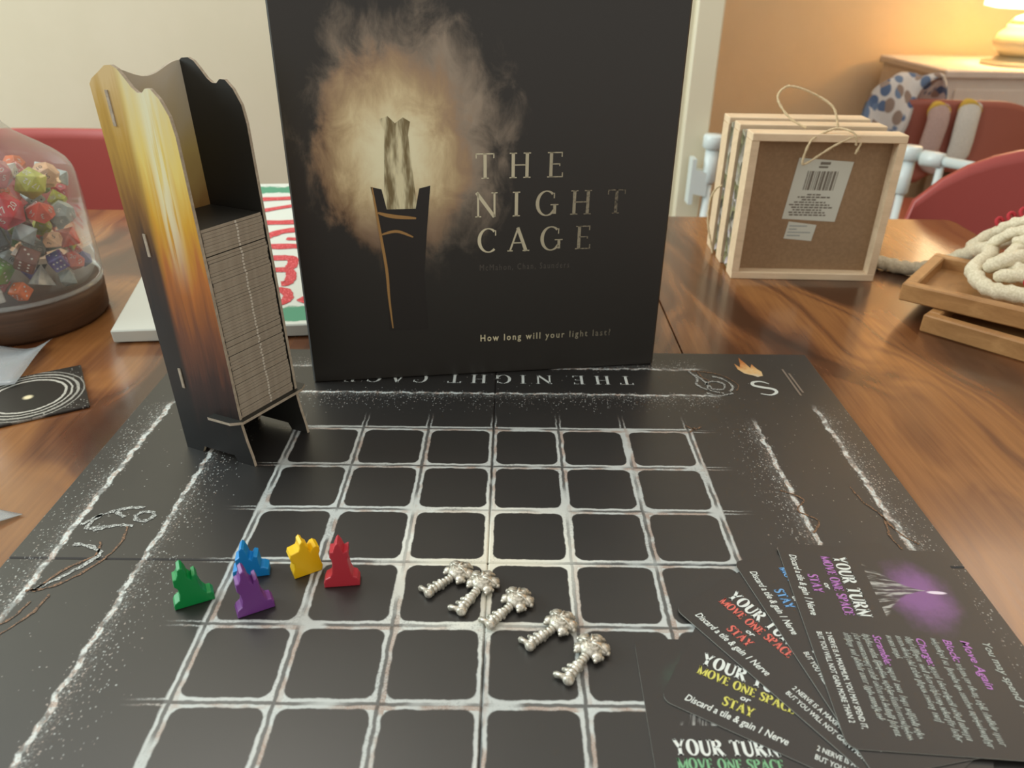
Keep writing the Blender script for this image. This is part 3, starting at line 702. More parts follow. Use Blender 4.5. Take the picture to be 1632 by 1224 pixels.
def key_parts(kidx):
    t_ = thing('pewter_key', '', 'key', (0, 0, 0))
    bow = obj('bow', key_bow(), M_pewter, t_, True)
    bm = BM(); ring_arc(bm, 0.001, 0.0030, 0.0062); ring_arc(bm, 0.001, 0.0046, 0.0055)
    for a in (0.5, -0.5, 1.5, -1.5): tube(bm, [(0.001, 0, 0.0066), (0.001+0.005*math.cos(a), 0.005*math.sin(a), 0.0058), (0.001+0.0085*math.cos(a), 0.0085*math.sin(a), 0.0034)], [0.0009, 0.0007, 0.0004], 6)
    obj('relief', bm, M_pewter, bow, True)
    bm = BM(); N = 44; P = []; Rr = []
    for k in range(N+1):
        s = k/N; P.append((-0.006-0.0165*s, 0, 0.0026)); Rr.append(0.0023+0.00032*math.cos(s*N*0.95)+(0.0007 if 0.42 < s < 0.5 else 0)+(0.0005 if s > 0.9 else 0))
    tube(bm, P, Rr, 10); ball(bm, (-0.0234, -0.0004, 0.0026), 0.0029, (0.85, 1.05, 0.85), 2)
    obj('shaft', bm, M_pewter, t_, True)
    bm = BM()
    for x_, l in ((-0.0226, -0.0068), (-0.0178, -0.0050), (-0.0142, -0.0042)):
        tube(bm, [(x_, 0.0010, 0.0025), (x_-0.0004, -l*0.6, 0.0024), (x_-0.0008, -l, 0.0022)], [0.0018, 0.0014, 0.0017 if l < -0.006 else 0.0011], 8)
        ball(bm, (x_-0.0008, -l, 0.0022), 0.0016 if l < -0.006 else 0.0012, (1, 1, 0.9), 1)
    obj('bit', bm, M_pewter, t_, True)
    return t_
def copy_tree(o, parent=None):
    c = o.copy(); C.objects.link(c); c.parent = parent
    for ch in o.children: copy_tree(ch, c)
    return c
k0 = key_parts(0)
keys = [((-0.341, -0.251), (-0.644, -0.562), 'pewter key at the end of the row nearest the red pawn'), ((-0.055, -0.417), (-0.264, -0.824), 'pewter key lying second in the row from the red pawn'),
        ((0.338, -0.677), (0.061, -1.02), 'pewter key in the middle of the row of five'), ((0.798, -1.012), (0.48, -1.307), 'pewter key lying second in the row from the fanned cards'),
        ((1.104, -1.357), (0.849, -1.73), 'pewter key at the end of the row nearest the fanned cards')]
klist = [k0]+[copy_tree(k0) for _ in range(4)]
for o, (a, b, lab) in zip(klist, keys):
    ang = math.atan2(a[1]-b[1], a[0]-b[0]); L = math.hypot(a[0]-b[0], a[1]-b[1])*S
    o.location = W(a[0], a[1], 0)+Vector((0, 0, 0.0)); o.rotation_euler = (0, 0, ang); k = L/0.0225; o.scale = (k, k, 1.0)
    tag(o, lab, 'key', 'five pewter keys in a row on the board')
for o in klist: o.rotation_euler.z += 0

# ------------------------------------------------------------------ fan of player cards
CW, CH = 2.82, 1.975            # landscape card, in squares
def art_mat(name, glow):
    m = mat('printed_card_'+name, rough=0.4, spec=0.75); t = MT(m)
    x = t.x/S; y = t.y/S; v = t.vec(x, y)
    n = t.noise(v, 3.2, 4, 0.65); n2 = t.noise(t.vec((x-0.7)*15/(1.9-y), y*2.6), 1.0, 3, 0.6)
    dx = (x-0.78)/0.62; dy = (y-1.42)/0.44
    r = (dx*dx+dy*dy).sqrt()+(n-0.5)*0.7
    g_ = r.ss(1.05, 0.25)
    # a plain melted mound under a small flame
    mx = (x-0.70).abs(); hmm = 1.56-mx.pow(0.55)*0.98-y+(n-0.5)*0.14
    mound = hmm.ss(0.0, 0.05)*(y > 0.93)*mx.ss(0.50, 0.38)
    streak = mound*n2.ss(0.46, 0.62)
    c = t.mix(g_*0.8, lin(40, 37, 35), glow); c = t.mix(mound*0.8, c, lin(36, 33, 32)); c = t.mix(streak*0.75, c, lin(188, 190, 186))
    fx = (x-0.72)/0.030; fy = (y-1.63)/0.13; fl = (fx*fx+fy*fy).ss(1.0, 0.3)
    c = t.mix(fl, c, lin(226, 214, 232)); t.set('Base Color', c); return m
INKS = {'purple': lin(178, 116, 188), 'blue': lin(104, 160, 214), 'red': lin(214, 104, 92), 'yellow': lin(206, 202, 96), 'green': lin(120, 176, 132)}
GLOWS = {'purple': lin(134, 84, 150), 'blue': lin(62, 96, 140), 'red': lin(128, 58, 56), 'yellow': lin(118, 110, 50), 'green': lin(56, 92, 74)}
RULES = [('You may spend 1 Nerve to:', None, 1.80, 0.088, 1.32), ('Move Again', 'c', 1.58, 0.092, 0.62), ('Block:', 'c', 1.40, 0.09, 0.30), (None, 0, 1.40, 0.08, 0.95), (None, None, 1.28, 0.08, 1.28),
         ('Charge:', 'c', 1.12, 0.09, 0.36), (None, 0, 1.12, 0.08, 0.84), (None, None, 1.02, 0.08, 1.24), (None, None, 0.92, 0.08, 1.05), (None, None, 0.82, 0.08, 0.28),
         ('Scramble:', 'c', 0.68, 0.09, 0.40), (None, 0, 0.68, 0.08, 0.80), (None, None, 0.58, 0.08, 1.26), (None, None, 0.48, 0.08, 1.22), (None, None, 0.38, 0.08, 1.06)]
def blurred_line(x, y, width, zz):
    """a line of small copy too fine to read: ragged word-shaped marks"""
    bm = BM(); e = x+width; f = lambda p, q: Vector(((p+(q-y)*0.25)*S, q*S, zz))
    while x < e-0.02:
        wl = min(random.uniform(0.05, 0.2), e-x); q = x
        while q < x+wl:
            d = random.uniform(0.006, 0.012); h0 = -0.016 if random.random() < 0.15 else 0.0; h1 = random.choice([0.05, 0.05, 0.05, 0.072])
            stroke(bm, [(q, y+h0), (q, y+h1)], d, f)
            if random.random() < 0.55: stroke(bm, [(q, y+random.choice([0.006, 0.044])), (q+0.022, y+random.choice([0.006, 0.044]))], 0.007, f)
            q += 0.022
        x += wl+0.028
    return bm
M_edgecard = mat('pale_card_edge', lin(150, 150, 142), 0.7)
cards = {}
def card(name, O, ang, z, label):
    a = math.radians(ang); r = Vector((math.cos(a), math.sin(a), 0)); u = Vector((-math.sin(a), math.cos(a), 0))
    t = thing('player_card', label, 'card', W(O[0], O[1], 0)+Vector((0, 0, z)), a, 'fan of five player cards')
    bm = BM(); pts = [(p*S, q*S) for p, q in rpoly(CW, CH, 0.11)]
    MM = Matrix(((1, 0, 0, 0), (0, 0, 1, 0), (0, 1, 0, 0), (0, 0, 0, 1)))
    n = len(pts); lo = [bm.verts.new((p, q, 0)) for p, q in pts]; hi = [bm.verts.new((p, q, 0.0004)) for p, q in pts]
    bm.faces.new(lo[::-1]); bm.faces.new(hi)
    for i in range(n): bm.faces.new((lo[i], lo[(i+1) % n], hi[(i+1) % n], hi[i])).material_index = 1
    obj('card_stock', bm, [art_mat(name, GLOWS[name]), M_edgecard], t)
    ink = mat('ink_'+name, INKS[name], 0.45); zz = 0.0005
    fl = lambda p, q: Vector((p*S, q*S, zz))
    bm = BM(); serif(bm, 'YOUR TURN', fl, 0.16, 0.06, 0.20, 0.07, True, 0.68, 0.62, 0.96); obj('heading_lettering', bm, M_white_ink, t)
    bm = BM(); serif(bm, 'MOVE ONE SPACE', fl, 0.11, 0.05, 0.19, 0.07, True, 0.68, 0.48, 0.95); obj('action_lettering', bm, ink, t)
    bm = BM(); serif(bm, 'STAY', fl, 0.115, 0.05, 0.19, 0.07, True, 0.68, 0.24, 0.30); obj('action_lettering', bm, ink, t)
    def line(nm, txt, x, y, size, width, m, shear=0.25, bold=0.012):
        me = plain(txt, size*1.3*S, shear, bold, 1.0, width*S); put(me, Matrix.Translation((x*S, y*S, zz))); return obj(nm, me, m, t)
    line('body_lettering', 'or', 0.66, 0.39, 0.075, 0.10, M_white_ink, 0.25, 0.02)
    line('body_lettering', 'Discard a tile & gain 1 Nerve', 0.20, 0.11, 0.09, 0.98, M_white_ink, 0.25, 0.015)
    line('warning_lettering', '2 NERVE IS A MAXIMUM. YOU MAY SPEND IT,', 1.42, 0.20, 0.062, 1.18, M_white_ink, 0, 0.012)
    line('warning_lettering', 'BUT YOU WILL NOT GAIN MORE THAN 2', 1.42, 0.10, 0.062, 1.12, M_white_ink, 0, 0.012)
    if name == 'purple':
        px_ = 1.42
        for txt, kind, y, size, width in RULES:
            if txt is None: obj('rules_copy', blurred_line(px_+last+0.03 if kind == 0 else 1.42, y, width, zz), M_grey_ink, t)
            else: line('rules_lettering', txt, 1.42, y, size, width, ink if kind == 'c' else M_grey_ink, 0.25, 0.012); last = width
    return t
a = math.radians(-0.6)
gtl = (1.581, -1.164)
card('green', (gtl[0]+math.sin(a)*CH, gtl[1]-math.cos(a)*CH), -0.6, 0.0001, 'bottom card of the fan with a green glow above its white heading')
card('yellow', (1.73, -1.93), -30.1, 0.0007, 'fanned card with yellow action words, second from the bottom of the fan')
card('red', (2.085, -0.74), -56.1, 0.0013, 'fanned card with red action words in the middle of the fan')
card('blue', (2.925, 0.01), -78.7, 0.0019, 'mostly covered fanned card with blue action words under the purple one')
card('purple', (3.53, 0.335), -94.0, 0.0025, 'top card of the fan with purple glow and full rules text')

# ------------------------------------------------------------------ spare tile and plastic bags on the left
def ringtile_mat():
    m = mat('printed_ring_tile', rough=0.35); t = MT(m); x = t.x/S; y = t.y/S; v = t.vec(x, y)
    n = t.noise(v, 5, 3, 0.6); grit = t.noise(v, 40, 3, 0.7)
    r = ((x*x+y*y).sqrt())+(n-0.5)*0.05
    def ring(r0, wd, k): return ((r-r0).abs()).ss(wd, wd*0.4)*(grit*1.6-0.3).ss(0.0, 0.6)*k
    tot = ring(0.56, 0.03, 1.0).max(ring(0.65, 0.022, 0.9)).max(ring(0.74, 0.03, 0.7)).max(ring(0.83, 0.02, 0.5))
    vd, vr, vg = t.voro(v, 26)
    tot = tot.max((vr < 0.3)*vd.ss(0.4, 0.15)*r.ss(0.6, 0.8)*0.6)
    spot = (((x+0.0)*(x+0.0)+(y+0.05)*(y+0.05)).sqrt()).ss(0.10, 0.03)
    c = t.mix(tot, lin(40, 37, 33), lin(190, 188, 178)); t.set('Base Color', t.mix(spot, c, lin(226, 214, 176))); return m
tile = obj('start_tile', bx(-0.84*S, 0.84*S, -0.82*S, 0.82*S, 0, 0.0022, bev=0.0006), [ringtile_mat()], None, False)
d = Vector((-7.386+6.539, 5.052-3.637, 0)); ang = math.atan2(d.y, d.x)-PI/2
e1 = Vector((-math.cos(ang), -math.sin(ang), 0))
corner = Vector((-6.50, 3.60, 0)); cc = corner+Vector((math.cos(ang+PI/2), math.sin(ang+PI/2), 0))*0.82+e1*0.84
tile.location = (cc.x*S, cc.y*S, TOP+0.0001); tile.rotation_euler = (0, 0, ang)
tag(tile, 'black square cardboard tile with chalky concentric rings under the plastic bag', 'tile')
M_bag = clear('clear_plastic_bag', (0.86, 0.90, 0.92, 1), 0.22, 0.30, (0.72, 0.77, 0.80, 1), 0.45)
def sheet(name, quad, zf, label, n=14):
    bm = BM(); G = [[None]*(n+1) for _ in range(n+1)]
    for i in range(n+1):
        for j in range(n+1):
            s, t_ = i/n, j/n
            p = [(quad[0][k]*(1-s)+quad[1][k]*s)*(1-t_)+(quad[3][k]*(1-s)+quad[2][k]*s)*t_ for k in (0, 1)]
            G[i][j] = bm.verts.new((p[0]*S, p[1]*S, TOP+zf(s, t_)))
    for i in range(n):
        for j in range(n): bm.faces.new((G[i][j], G[i+1][j], G[i+1][j+1], G[i][j+1]))
    o = obj(name, bm, M_bag, None, True); sm = o.modifiers.new('film', 'SOLIDIFY'); sm.thickness = 0.0002
    return tag(o, label, 'bag')
b1 = sheet('plastic_bag', [(-8.02, 4.18), (-8.20, 5.75), (-10.4, 5.3), (-9.9, 3.6)], lambda s, t_: 0.0046+0.010*math.sin(PI*min(1, s*1.1))*math.sin(PI*t_)+0.0035*math.sin(9*t_+3*s)*s+0.004*max(0, 1-t_*6)*s, 'crumpled clear plastic bag lying over the ring tile')
b2 = sheet('plastic_bag', [(-6.03, 0.86), (-6.42, 0.96), (-7.6, 0.9), (-7.2, -0.4)], lambda s, t_: 0.0012+0.006*math.sin(PI*t_)*(0.4+s)+0.003*math.sin(8*s+6*t_)*t_, 'corner of a clear plastic bag lying beside the edge of the game board')
for b in (b1, b2):
    zmin = min(v.co.z for v in b.data.vertices)
# ------------------------------------------------------------------ glass jar of dice
JX, JY = -9.53, 7.18
jar = thing('dice_jar', 'clear bell shaped glass jar on a round dark wooden base', 'jar', (JX*S, JY*S, TOP))
M_glass = clear('clear_glass', (0.97, 0.985, 0.98, 1), 0.04, 0.10, (0.8, 0.84, 0.84, 1), 0.55)
M_jarwood = wood('dark_jar_base_wood', [(0.3, lin(62, 42, 28)), (0.55, lin(84, 58, 38)), (0.75, lin(104, 74, 50))], 10, 10, 120, 0.5)
obj('jar_base', lathe(BM(), [(0, 0), (1.46*S, 0), (1.53*S, 0.004), (1.55*S, 0.026), (1.52*S, 0.031), (0, 0.031)], 56), M_jarwood, jar, True)
gp = [(1.50, 0.70), (1.56, 0.80), (1.575, 1.1), (1.56, 1.7), (1.555, 2.2), (1.54, 2.72), (1.50, 2.88), (1.42, 3.02), (1.27, 3.16), (1.08, 3.30), (0.90, 3.42), (0.70, 3.56), (0.56, 3.72), (0.47, 3.95), (0.44, 4.2), (0.50, 4.45), (0.52, 4.6)]
gob = obj('glass_bell', lathe(BM(), [(r*S, z*S) for r, z in gp], 64), M_glass, jar, True)
obj('bead_rim', tube(BM(), [(1.53*S*math.cos(2*PI*k/48), 1.53*S*math.sin(2*PI*k/48), 0.0335) for k in range(49)], 0.0022, 8, False), M_glass, jar, True)
obj('stopper', lathe(BM(), [(0, 4.5*S), (0.42*S, 4.5*S), (0.42*S, 4.62*S), (0.62*S, 4.62*S), (0.62*S, 4.9*S), (0, 4.9*S)], 24), M_jarwood, jar, True)
phi = (1+5**0.5)/2
def hull(pts, bev):
    bm = BM()
    for p in pts: bm.verts.new(p)
    bmesh.ops.convex_hull(bm, input=bm.verts)
    bmesh.ops.dissolve_limit(bm, angle_limit=0.03, verts=bm.verts, edges=bm.edges)
    if bev: bmesh.ops.bevel(bm, geom=list(bm.edges), offset=bev, segments=1, affect='EDGES')
    me = bpy.data.meshes.new('die'); bmesh.ops.recalc_face_normals(bm, faces=bm.faces); bm.to_mesh(me); bm.free(); return me
def nrm_(P, r):
    out = []
    for p in P: v = Vector(p); out.append(v*(r/v.length))
    return out
R20 = 0.0112; R6 = 0.0075
d20 = nrm_([(0, a, b*phi) for a in (-1, 1) for b in (-1, 1)]+[(a, b*phi, 0) for a in (-1, 1) for b in (-1, 1)]+[(b*phi, 0, a) for a in (-1, 1) for b in (-1, 1)], R20)
d12 = nrm_([(a, b, c) for a in (-1, 1) for b in (-1, 1) for c in (-1, 1)]+[(0, a/phi, b*phi) for a in (-1, 1) for b in (-1, 1)]+[(a/phi, b*phi, 0) for a in (-1, 1) for b in (-1, 1)]+[(b*phi, 0, a/phi) for a in (-1, 1) for b in (-1, 1)], 0.0108)
d8 = nrm_([(1, 0, 0), (-1, 0, 0), (0, 1, 0), (0, -1, 0), (0, 0, 1), (0, 0, -1)], 0.0112)
d4 = nrm_([(1, 1, 1), (1, -1, -1), (-1, 1, -1), (-1, -1, 1)], 0.0122)
d6 = [Vector((a, b, c))*R6 for a in (-1, 1) for b in (-1, 1) for c in (-1, 1)]
d10 = [Vector((0, 0, 0.0118)), Vector((0, 0, -0.0118))]+[Vector((0.0098*math.cos(PI*k/5), 0.0098*math.sin(PI*k/5), 0.0012*(1 if k % 2 else -1))) for k in range(10)]
KINDS = {'twenty sided': hull(d20, 0.0003), 'twelve sided': hull(d12, 0.0003), 'eight sided': hull(d8, 0.0004), 'four sided': hull(d4, 0.0005), 'six sided': hull(d6, 0.0012), 'ten sided': hull(d10, 0.0003)}
COLS = {'red': lin(186, 40, 50), 'black': lin(44, 46, 46), 'smoke grey': lin(140, 146, 140), 'pearl white': lin(206, 202, 192), 'orange': lin(214, 104, 44), 'yellow green': lin(176, 178, 60), 'green': lin(104, 152, 70), 'pink': lin(196, 112, 108), 'purple': lin(86, 76, 138), 'clear': lin(188, 200, 200), 'brown': lin(118, 72, 58), 'coral': lin(208, 92, 74), 'peach': lin(214, 168, 130)}
DM = {}
for k, c in COLS.items():
    DM[k] = mat('resin_'+k.replace(' ', '_'), c, 0.22, 0, 0.5)
    tt = MT(DM[k]); nn = tt.noise(tt.obj, 130, 2, 0.5); tt.set('Base Color', tt.mix(nn.ss(0.3, 0.7), tuple(x*0.75 for x in c[:3])+(1,), tuple(min(1, x*1.12) for x in c[:3])+(1,)))
pos = []
HAND = [('twenty sided', 'red', (-8.72, 6.36, 2.22), .0150), ('twenty sided', 'yellow green', (-8.42, 7.02, 2.66), .0130), ('twenty sided', 'pink', (-8.95, 6.72, 2.85), .0135), ('ten sided', 'coral', (-8.38, 6.78, 2.02), .0125),
        ('ten sided', 'clear', (-8.98, 6.22, 2.76), .0112), ('twelve sided', 'smoke grey', (-8.28, 7.05, 2.06), .0112), ('twelve sided', 'peach', (-8.28, 7.32, 2.70), .0112), ('six sided', 'black', (-8.86, 6.26, 1.60), .0130), ('six sided', 'green', (-9.02, 6.10, 1.08), .0135),
        ('four sided', 'red', (-9.42, 5.98, 1.12), .0150), ('four sided', 'pearl white', (-8.62, 6.42, 0.98), .0125), ('six sided', 'orange', (-8.78, 6.22, 0.68), .0092), ('six sided', 'pearl white', (-9.05, 6.04, 0.66), .0085), ('six sided', 'purple', (-8.35, 6.75, 1.16), .0098),
        ('ten sided', 'peach', (-8.36, 6.70, 1.56), .0098), ('six sided', 'brown', (-8.62, 6.45, 1.44), .0120), ('eight sided', 'clear', (-8.50, 6.60, 1.84), .0112), ('eight sided', 'coral', (-8.14, 7.10, 1.60), .0105), ('ten sided', 'coral', (-8.16, 7.12, 1.14), .0105), ('eight sided', 'smoke grey', (-8.32, 6.76, 0.80), .0090)]
for kind, col, p, r in HAND: pos.append((Vector((p[0]*S, p[1]*S, BZ+p[2]*S)), r, kind, col))
def inside(p, r):
    zl = (p.z-TOP)/S; lim = 1.5 if zl < 2.6 else 1.5-(zl-2.6)*1.1
    return math.hypot(p.x-JX*S, p.y-JY*S) < lim*S-r and p.z-r > TOP+0.0338 and zl < 2.95
HP = []
for p, r, kind, col in pos:      # settle the picked dice just inside the glass
    d = Vector((p.x-JX*S, p.y-JY*S, 0)); lim = (1.5 if (p.z-TOP)/S < 2.6 else 1.5-((p.z-TOP)/S-2.6)*1.1)*S-r-0.0004
    if d.length > lim: d = d*(lim/d.length)
    HP.append([Vector((JX*S+d.x, JY*S+d.y, max(p.z, TOP+0.0342+r))), r, kind, col])
for it in range(200):
    for a in range(len(HP)):
        for b in range(a):
            d = HP[a][0]-HP[b][0]; gap = (HP[a][1]+HP[b][1])*0.93-d.length
            if gap > 0:
                v = d.normalized()*gap*0.5; HP[a][0] += v; HP[b][0] -= v
    for h in HP:
        d = Vector((h[0].x-JX*S, h[0].y-JY*S, 0)); lim = (1.5 if (h[0].z-TOP)/S < 2.6 else 1.5-((h[0].z-TOP)/S-2.6)*1.1)*S-h[1]-0.0004
        if d.length > lim: d = d*(lim/d.length); h[0].x = JX*S+d.x; h[0].y = JY*S+d.y
        h[0].z = max(h[0].z, TOP+0.0340+h[1])
pos = HP
kk = list(KINDS); ck = list(COLS)
for k in range(9000):
    r = random.choice([.0095, .0108, .0118, .0085])
    a = random.uniform(0, 2*PI); rad = 1.5*S*math.sqrt(random.random())
    p = Vector((JX*S+rad*math.cos(a), JY*S+rad*math.sin(a), random.uniform(TOP+0.034, TOP+2.9*S)))
    if inside(p, r) and all((p-q[0]).length > (r+q[1])*0.95 for q in pos): pos.append([p, r, random.choice(kk), random.choice(ck)])
vdir = Vector((0.23*S, -6.95*S, BZ+6.2*S))
pos.sort(key=lambda p: (p[0]-vdir).length)
pos = pos[:150]
for p, rad_, kind, col in pos:
    me = KINDS[kind].copy(); me.materials.append(DM[col])
    o = bpy.data.objects.new(kind.replace(' ', '_')+'_die', me); C.objects.link(o); o.location = p
    o.rotation_euler = (random.uniform(0, 6), random.uniform(0, 6), random.uniform(0, 6))
    lim = max(v.co.length for v in me.vertices); k = rad_/lim; o.scale = (k, k, k)
    tag(o, '%s %s die among the dice in the glass jar' % (col, kind), 'die', '%s %s dice in the jar' % (col, kind))
    if kind == 'six sided':
        pm = BM()
        for (ax, sgn, spots) in ((0, 1, [(0, 0)]), (0, -1, [(-.4, -.4), (.4, .4)]), (1, 1, [(-.45, -.45), (0, 0), (.45, .45)]), (1, -1, [(-.4, -.4), (.4, .4), (-.4, .4), (.4, -.4)]), (2, 1, [(-.4, -.4), (.4, .4), (-.4, .4), (.4, -.4), (0, 0)]), (2, -1, [(-.4, -.5), (-.4, 0), (-.4, .5), (.4, -.5), (.4, 0), (.4, .5)])):
            for a, b in spots:
                c = [0, 0, 0]; c[ax] = sgn*R6; c[(ax+1) % 3] = a*R6; c[(ax+2) % 3] = b*R6
                s_ = [1, 1, 1]; s_[ax] = 0.18; ball(pm, c, 0.0011, s_, 1)
        obj('pips', pm, DM['pearl white'] if col != 'pearl white' and col != 'clear' else DM['black'], o)
    elif kind in ('twenty sided', 'ten sided', 'twelve sided'):
        # numerals on the faces turned outward
        fs = sorted([f_ for f_ in me.polygons if f_.area > 1.2e-5], key=lambda f_: -(o.rotation_euler.to_matrix() @ f_.normal).dot((vdir-p).normalized()))[:3]
        for f_, num in zip(fs, random.sample(['20', '8', '14', '3', '17', '12', '5', '10'], 3)):
            tm_ = plain(num, 0.0052); cx = sum(v.co.x for v in tm_.vertices)/max(1, len(tm_.vertices)); cy = sum(v.co.y for v in tm_.vertices)/max(1, len(tm_.vertices))
            q = f_.normal.to_track_quat('Z', 'Y').to_matrix().to_4x4()
            put(tm_, Matrix.Translation(f_.center+f_.normal*0.00012) @ q @ Matrix.Translation((-cx, -cy, 0)))
            obj('numeral', tm_, DM['pearl white'] if col not in ('pearl white', 'clear', 'peach') else DM['black'], o)

# ------------------------------------------------------------------ painted sign leaning low behind the box
sg = thing('painted_sign', 'white canvas sign with glittery red lettering and green patches behind the tower', 'sign', (-7.2*S, 5.95*S, TOP), math.radians(6.5))
SL, SWD = 6.95*S, 6.4*S; slope = math.atan(0.145)
def sign_mat():
    m = mat('painted_canvas', rough=0.45); t = MT(m); x = t.x/S; y = t.y/S
    n = t.noise(t.vec(x, y), 2.2, 3, 0.6); green = lin(70, 142, 112)
    g1 = ((y-0.38)+(n-0.5)*0.5).abs().ss(0.28, 0.22)*(x > 2.3); g2 = ((y-6.55)+(n-0.5)*0.6).abs().ss(0.25, 0.19)*(x > 1.2)
    t.set('Base Color', t.mix(g1.max(g2), lin(206, 212, 204), green)); return m
Ms = Matrix.Rotation(slope, 4, 'X')
cv = obj('canvas_panel', bx(0, SWD, 0, SL, 0.0, 0.012, bev=0.001), sign_mat(), sg); cv.rotation_euler = (slope, 0, 0); cv.location = (0, 0, 0.001)
M_glit = mat('red_glitter_paint', rough=0.3); tt = MT(M_glit); vd_, vr_, vg_ = tt.voro(tt.obj, 1500); tt.set('Base Color', tt.mix((vr_ < 0.12)*1.0, lin(190, 44, 58), lin(240, 130, 140)))
# sideways lettering, seen as red strokes between tower and box
bm = BM(); fs_ = lambda a, b: Vector((a*S, b*S, 0.0125))
row = [([(0.9, 5.75), (1.8, 5.92), (2.9, 5.98)], .24), ([(1.0, 4.85), (1.9, 5.2), (2.9, 5.6)], .20), ([(1.0, 4.55), (2.0, 4.55), (3.2, 4.56)], .25), ([(1.2, 3.3), (2.2, 3.75), (2.6, 4.05), (3.2, 4.2)], .26), ([(2.75, 3.68), (3.3, 3.6)], .14),
       ([(1.2, 3.3), (2.3, 3.3), (3.2, 3.28)], .25), ([(1.3, 2.78), (2.4, 2.75), (2.95, 2.72), (3.03, 2.5), (3.0, 2.25)], .24), ([(1.3, 2.2), (2.5, 2.2), (2.95, 2.18), (3.06, 1.95), (3.04, 1.65), (2.9, 1.58)], .22),
       ([(1.5, 1.3), (2.6, 1.33), (2.95, 1.33), (3.1, 1.12), (3.06, 0.87), (2.8, 0.80), (2.2, 0.85)], .22), ([(3.36, 1.0), (3.5, 0.85), (3.9, 0.8)], .22)]
for P, wd in row:
    Q = spline([(a, b, 0) for a, b in P], 6); stroke(bm, [(p.x, p.y+random.uniform(-.01, .01)) for p in Q], [wd*random.uniform(.85, 1.1) for _ in Q], fs_)
lt = obj('glitter_lettering', bm, M_glit, cv)
obj('prop_block', bx(0.3*S, 5.9*S, 5.9*S, 6.6*S, 0, 0.80*S), M_white, sg)

# ------------------------------------------------------------------ three wooden shadow frames
FWD, FHT = 3.29*S, 3.27*S
def frame(y0, y1, xs, label, back, z0=TOP):
    t = thing('shadow_box', label, 'frame', (xs*S, y0*S, z0), math.radians(-1.5), 'pale wooden frames stacked upright')
    D = (y1-y0)*S; rw = 0.0075
    obj('rail', bx(0, FWD, 0, D, 0, rw, bev=0.0006), M_pine, t); obj('rail', bx(0, FWD, 0, D, FHT-rw, FHT, bev=0.0006), M_pine, t)
    obj('rail', bx(0, rw, 0.0002, D-0.0002, rw, FHT-rw), M_pine, t); obj('rail', bx(FWD-rw, FWD, 0.0002, D-0.0002, rw, FHT-rw), M_pine, t)
    obj('back_board', bx(rw, FWD-rw, D*0.55, D*0.62, rw, FHT-rw), back, t)
    return t
fr1 = frame(9.80, 10.30, 5.36, 'pale wooden frame seen from its brown fibreboard back with price label', M_mdf)
fr2 = frame(10.86, 11.36, 5.36, 'pale wooden frame standing in the middle of the three frames', M_mdf)
fr3 = frame(11.78, 12.36, 5.36, 'pale wooden frame standing farthest from the price label', M_mdf)
def deco_mat():
    m = mat('moss_and_bead_relief', rough=0.5); t = MT(m); vd, vr, vg = t.voro(t.obj, 130)
    t.set('Base Color', t.ramp(vr, [(0.0, lin(60, 56, 50)), (0.3, lin(126, 124, 84)), (0.55, lin(168, 160, 150)), (0.8, lin(98, 90, 74)), (1.0, lin(196, 186, 190))])); t.bump(vd, 0.8, 0.004); return m
M_deco = deco_mat()
obj('picture_relief', bx(0.0012, FWD-0.003, 0.504*S, 0.98*S, 0.003, FHT-0.004), M_deco, fr1)
obj('picture_relief', bx(0.0012, FWD-0.003, 0.504*S, 0.86*S, 0.003, FHT-0.004), M_deco, fr2)
# labels on the back board
yb = 0.5*S*0.55-0.0003
def lab(x0, x1, z0, z1, shear):
    bm = BM(); bm.faces.new([bm.verts.new((a*S, yb, b*S)) for a, b in ((x0, z0), (x1, z0-0.05), (x1+shear, z1-0.07), (x0+shear, z1))]); return bm
pl_ = obj('price_label', lab(1.02, 2.22, 1.36, 2.72, 0.14), M_paper, fr1)
bm = BM(); xx = 1.36; random.seed(3)
def q4(bm, x0, x1, z0, z1): bm.faces.new([bm.verts.new((a*S, yb-0.0002, b*S)) for a, b in ((x0, z0), (x1, z0), (x1+(z1-z0)*0.1, z1), (x0+(z1-z0)*0.1, z1))])
while xx < 2.02:
    wd = random.choice([.012, .02, .035, .05]); q4(bm, xx, xx+wd, 2.02, 2.44); xx += wd+random.choice([.014, .02, .03])
q4(bm, 1.64, 1.86, 2.58, 2.64); q4(bm, 1.62, 1.82, 2.51, 2.55)
for i, (a, b) in enumerate(((1.48, 1.78), (1.28, 2.0), (1.38, 1.72), (1.22, 1.92), (1.12, 2.02), (1.18, 2.1), (1.22, 1.86), (1.14, 1.96), (1.16, 2.0))):
    z = 1.92-i*0.058; x = a
    while x < b: l = random.uniform(.04, .12); q4(bm, x, min(x+l, b), z-0.016, z+0.016); x += l+0.022
obj('barcode_print', bm, M_print, pl_)
l2 = obj('small_label', lab(1.14, 1.78, 0.90, 1.30, 0.05), M_paper, fr1)
bm = BM()
for i, (a, b) in enumerate(((1.22, 1.62), (1.22, 1.4), (1.2, 1.72), (1.2, 1.5))): q4(bm, a, b, 1.2-i*0.075-0.012, 1.2-i*0.075+0.012)
obj('label_print', bm, mat('pale_label_print', lin(150, 156, 152), 0.7), l2)
random.seed(11)
def twine(name, P, label, r=0.0011, parent=None, zroot=None):
    Q = spline(P, 10); bm = tube(BM(), Q, [r*random.uniform(.85, 1.15) for _ in Q], 7, True, (0.18, 2, 0.9))
    # loose fibres
    for q in Q[::3]:
        e = q+Vector((random.uniform(-1, 1), random.uniform(-1, 1), random.uniform(-1, 1)))*0.004
        tube(bm, [q, e], 0.00012, 3)
    o = obj(name, bm, M_jute, parent, True); return o
z = TOP+FHT; fx0 = 5.36*S; fy = 9.80*S
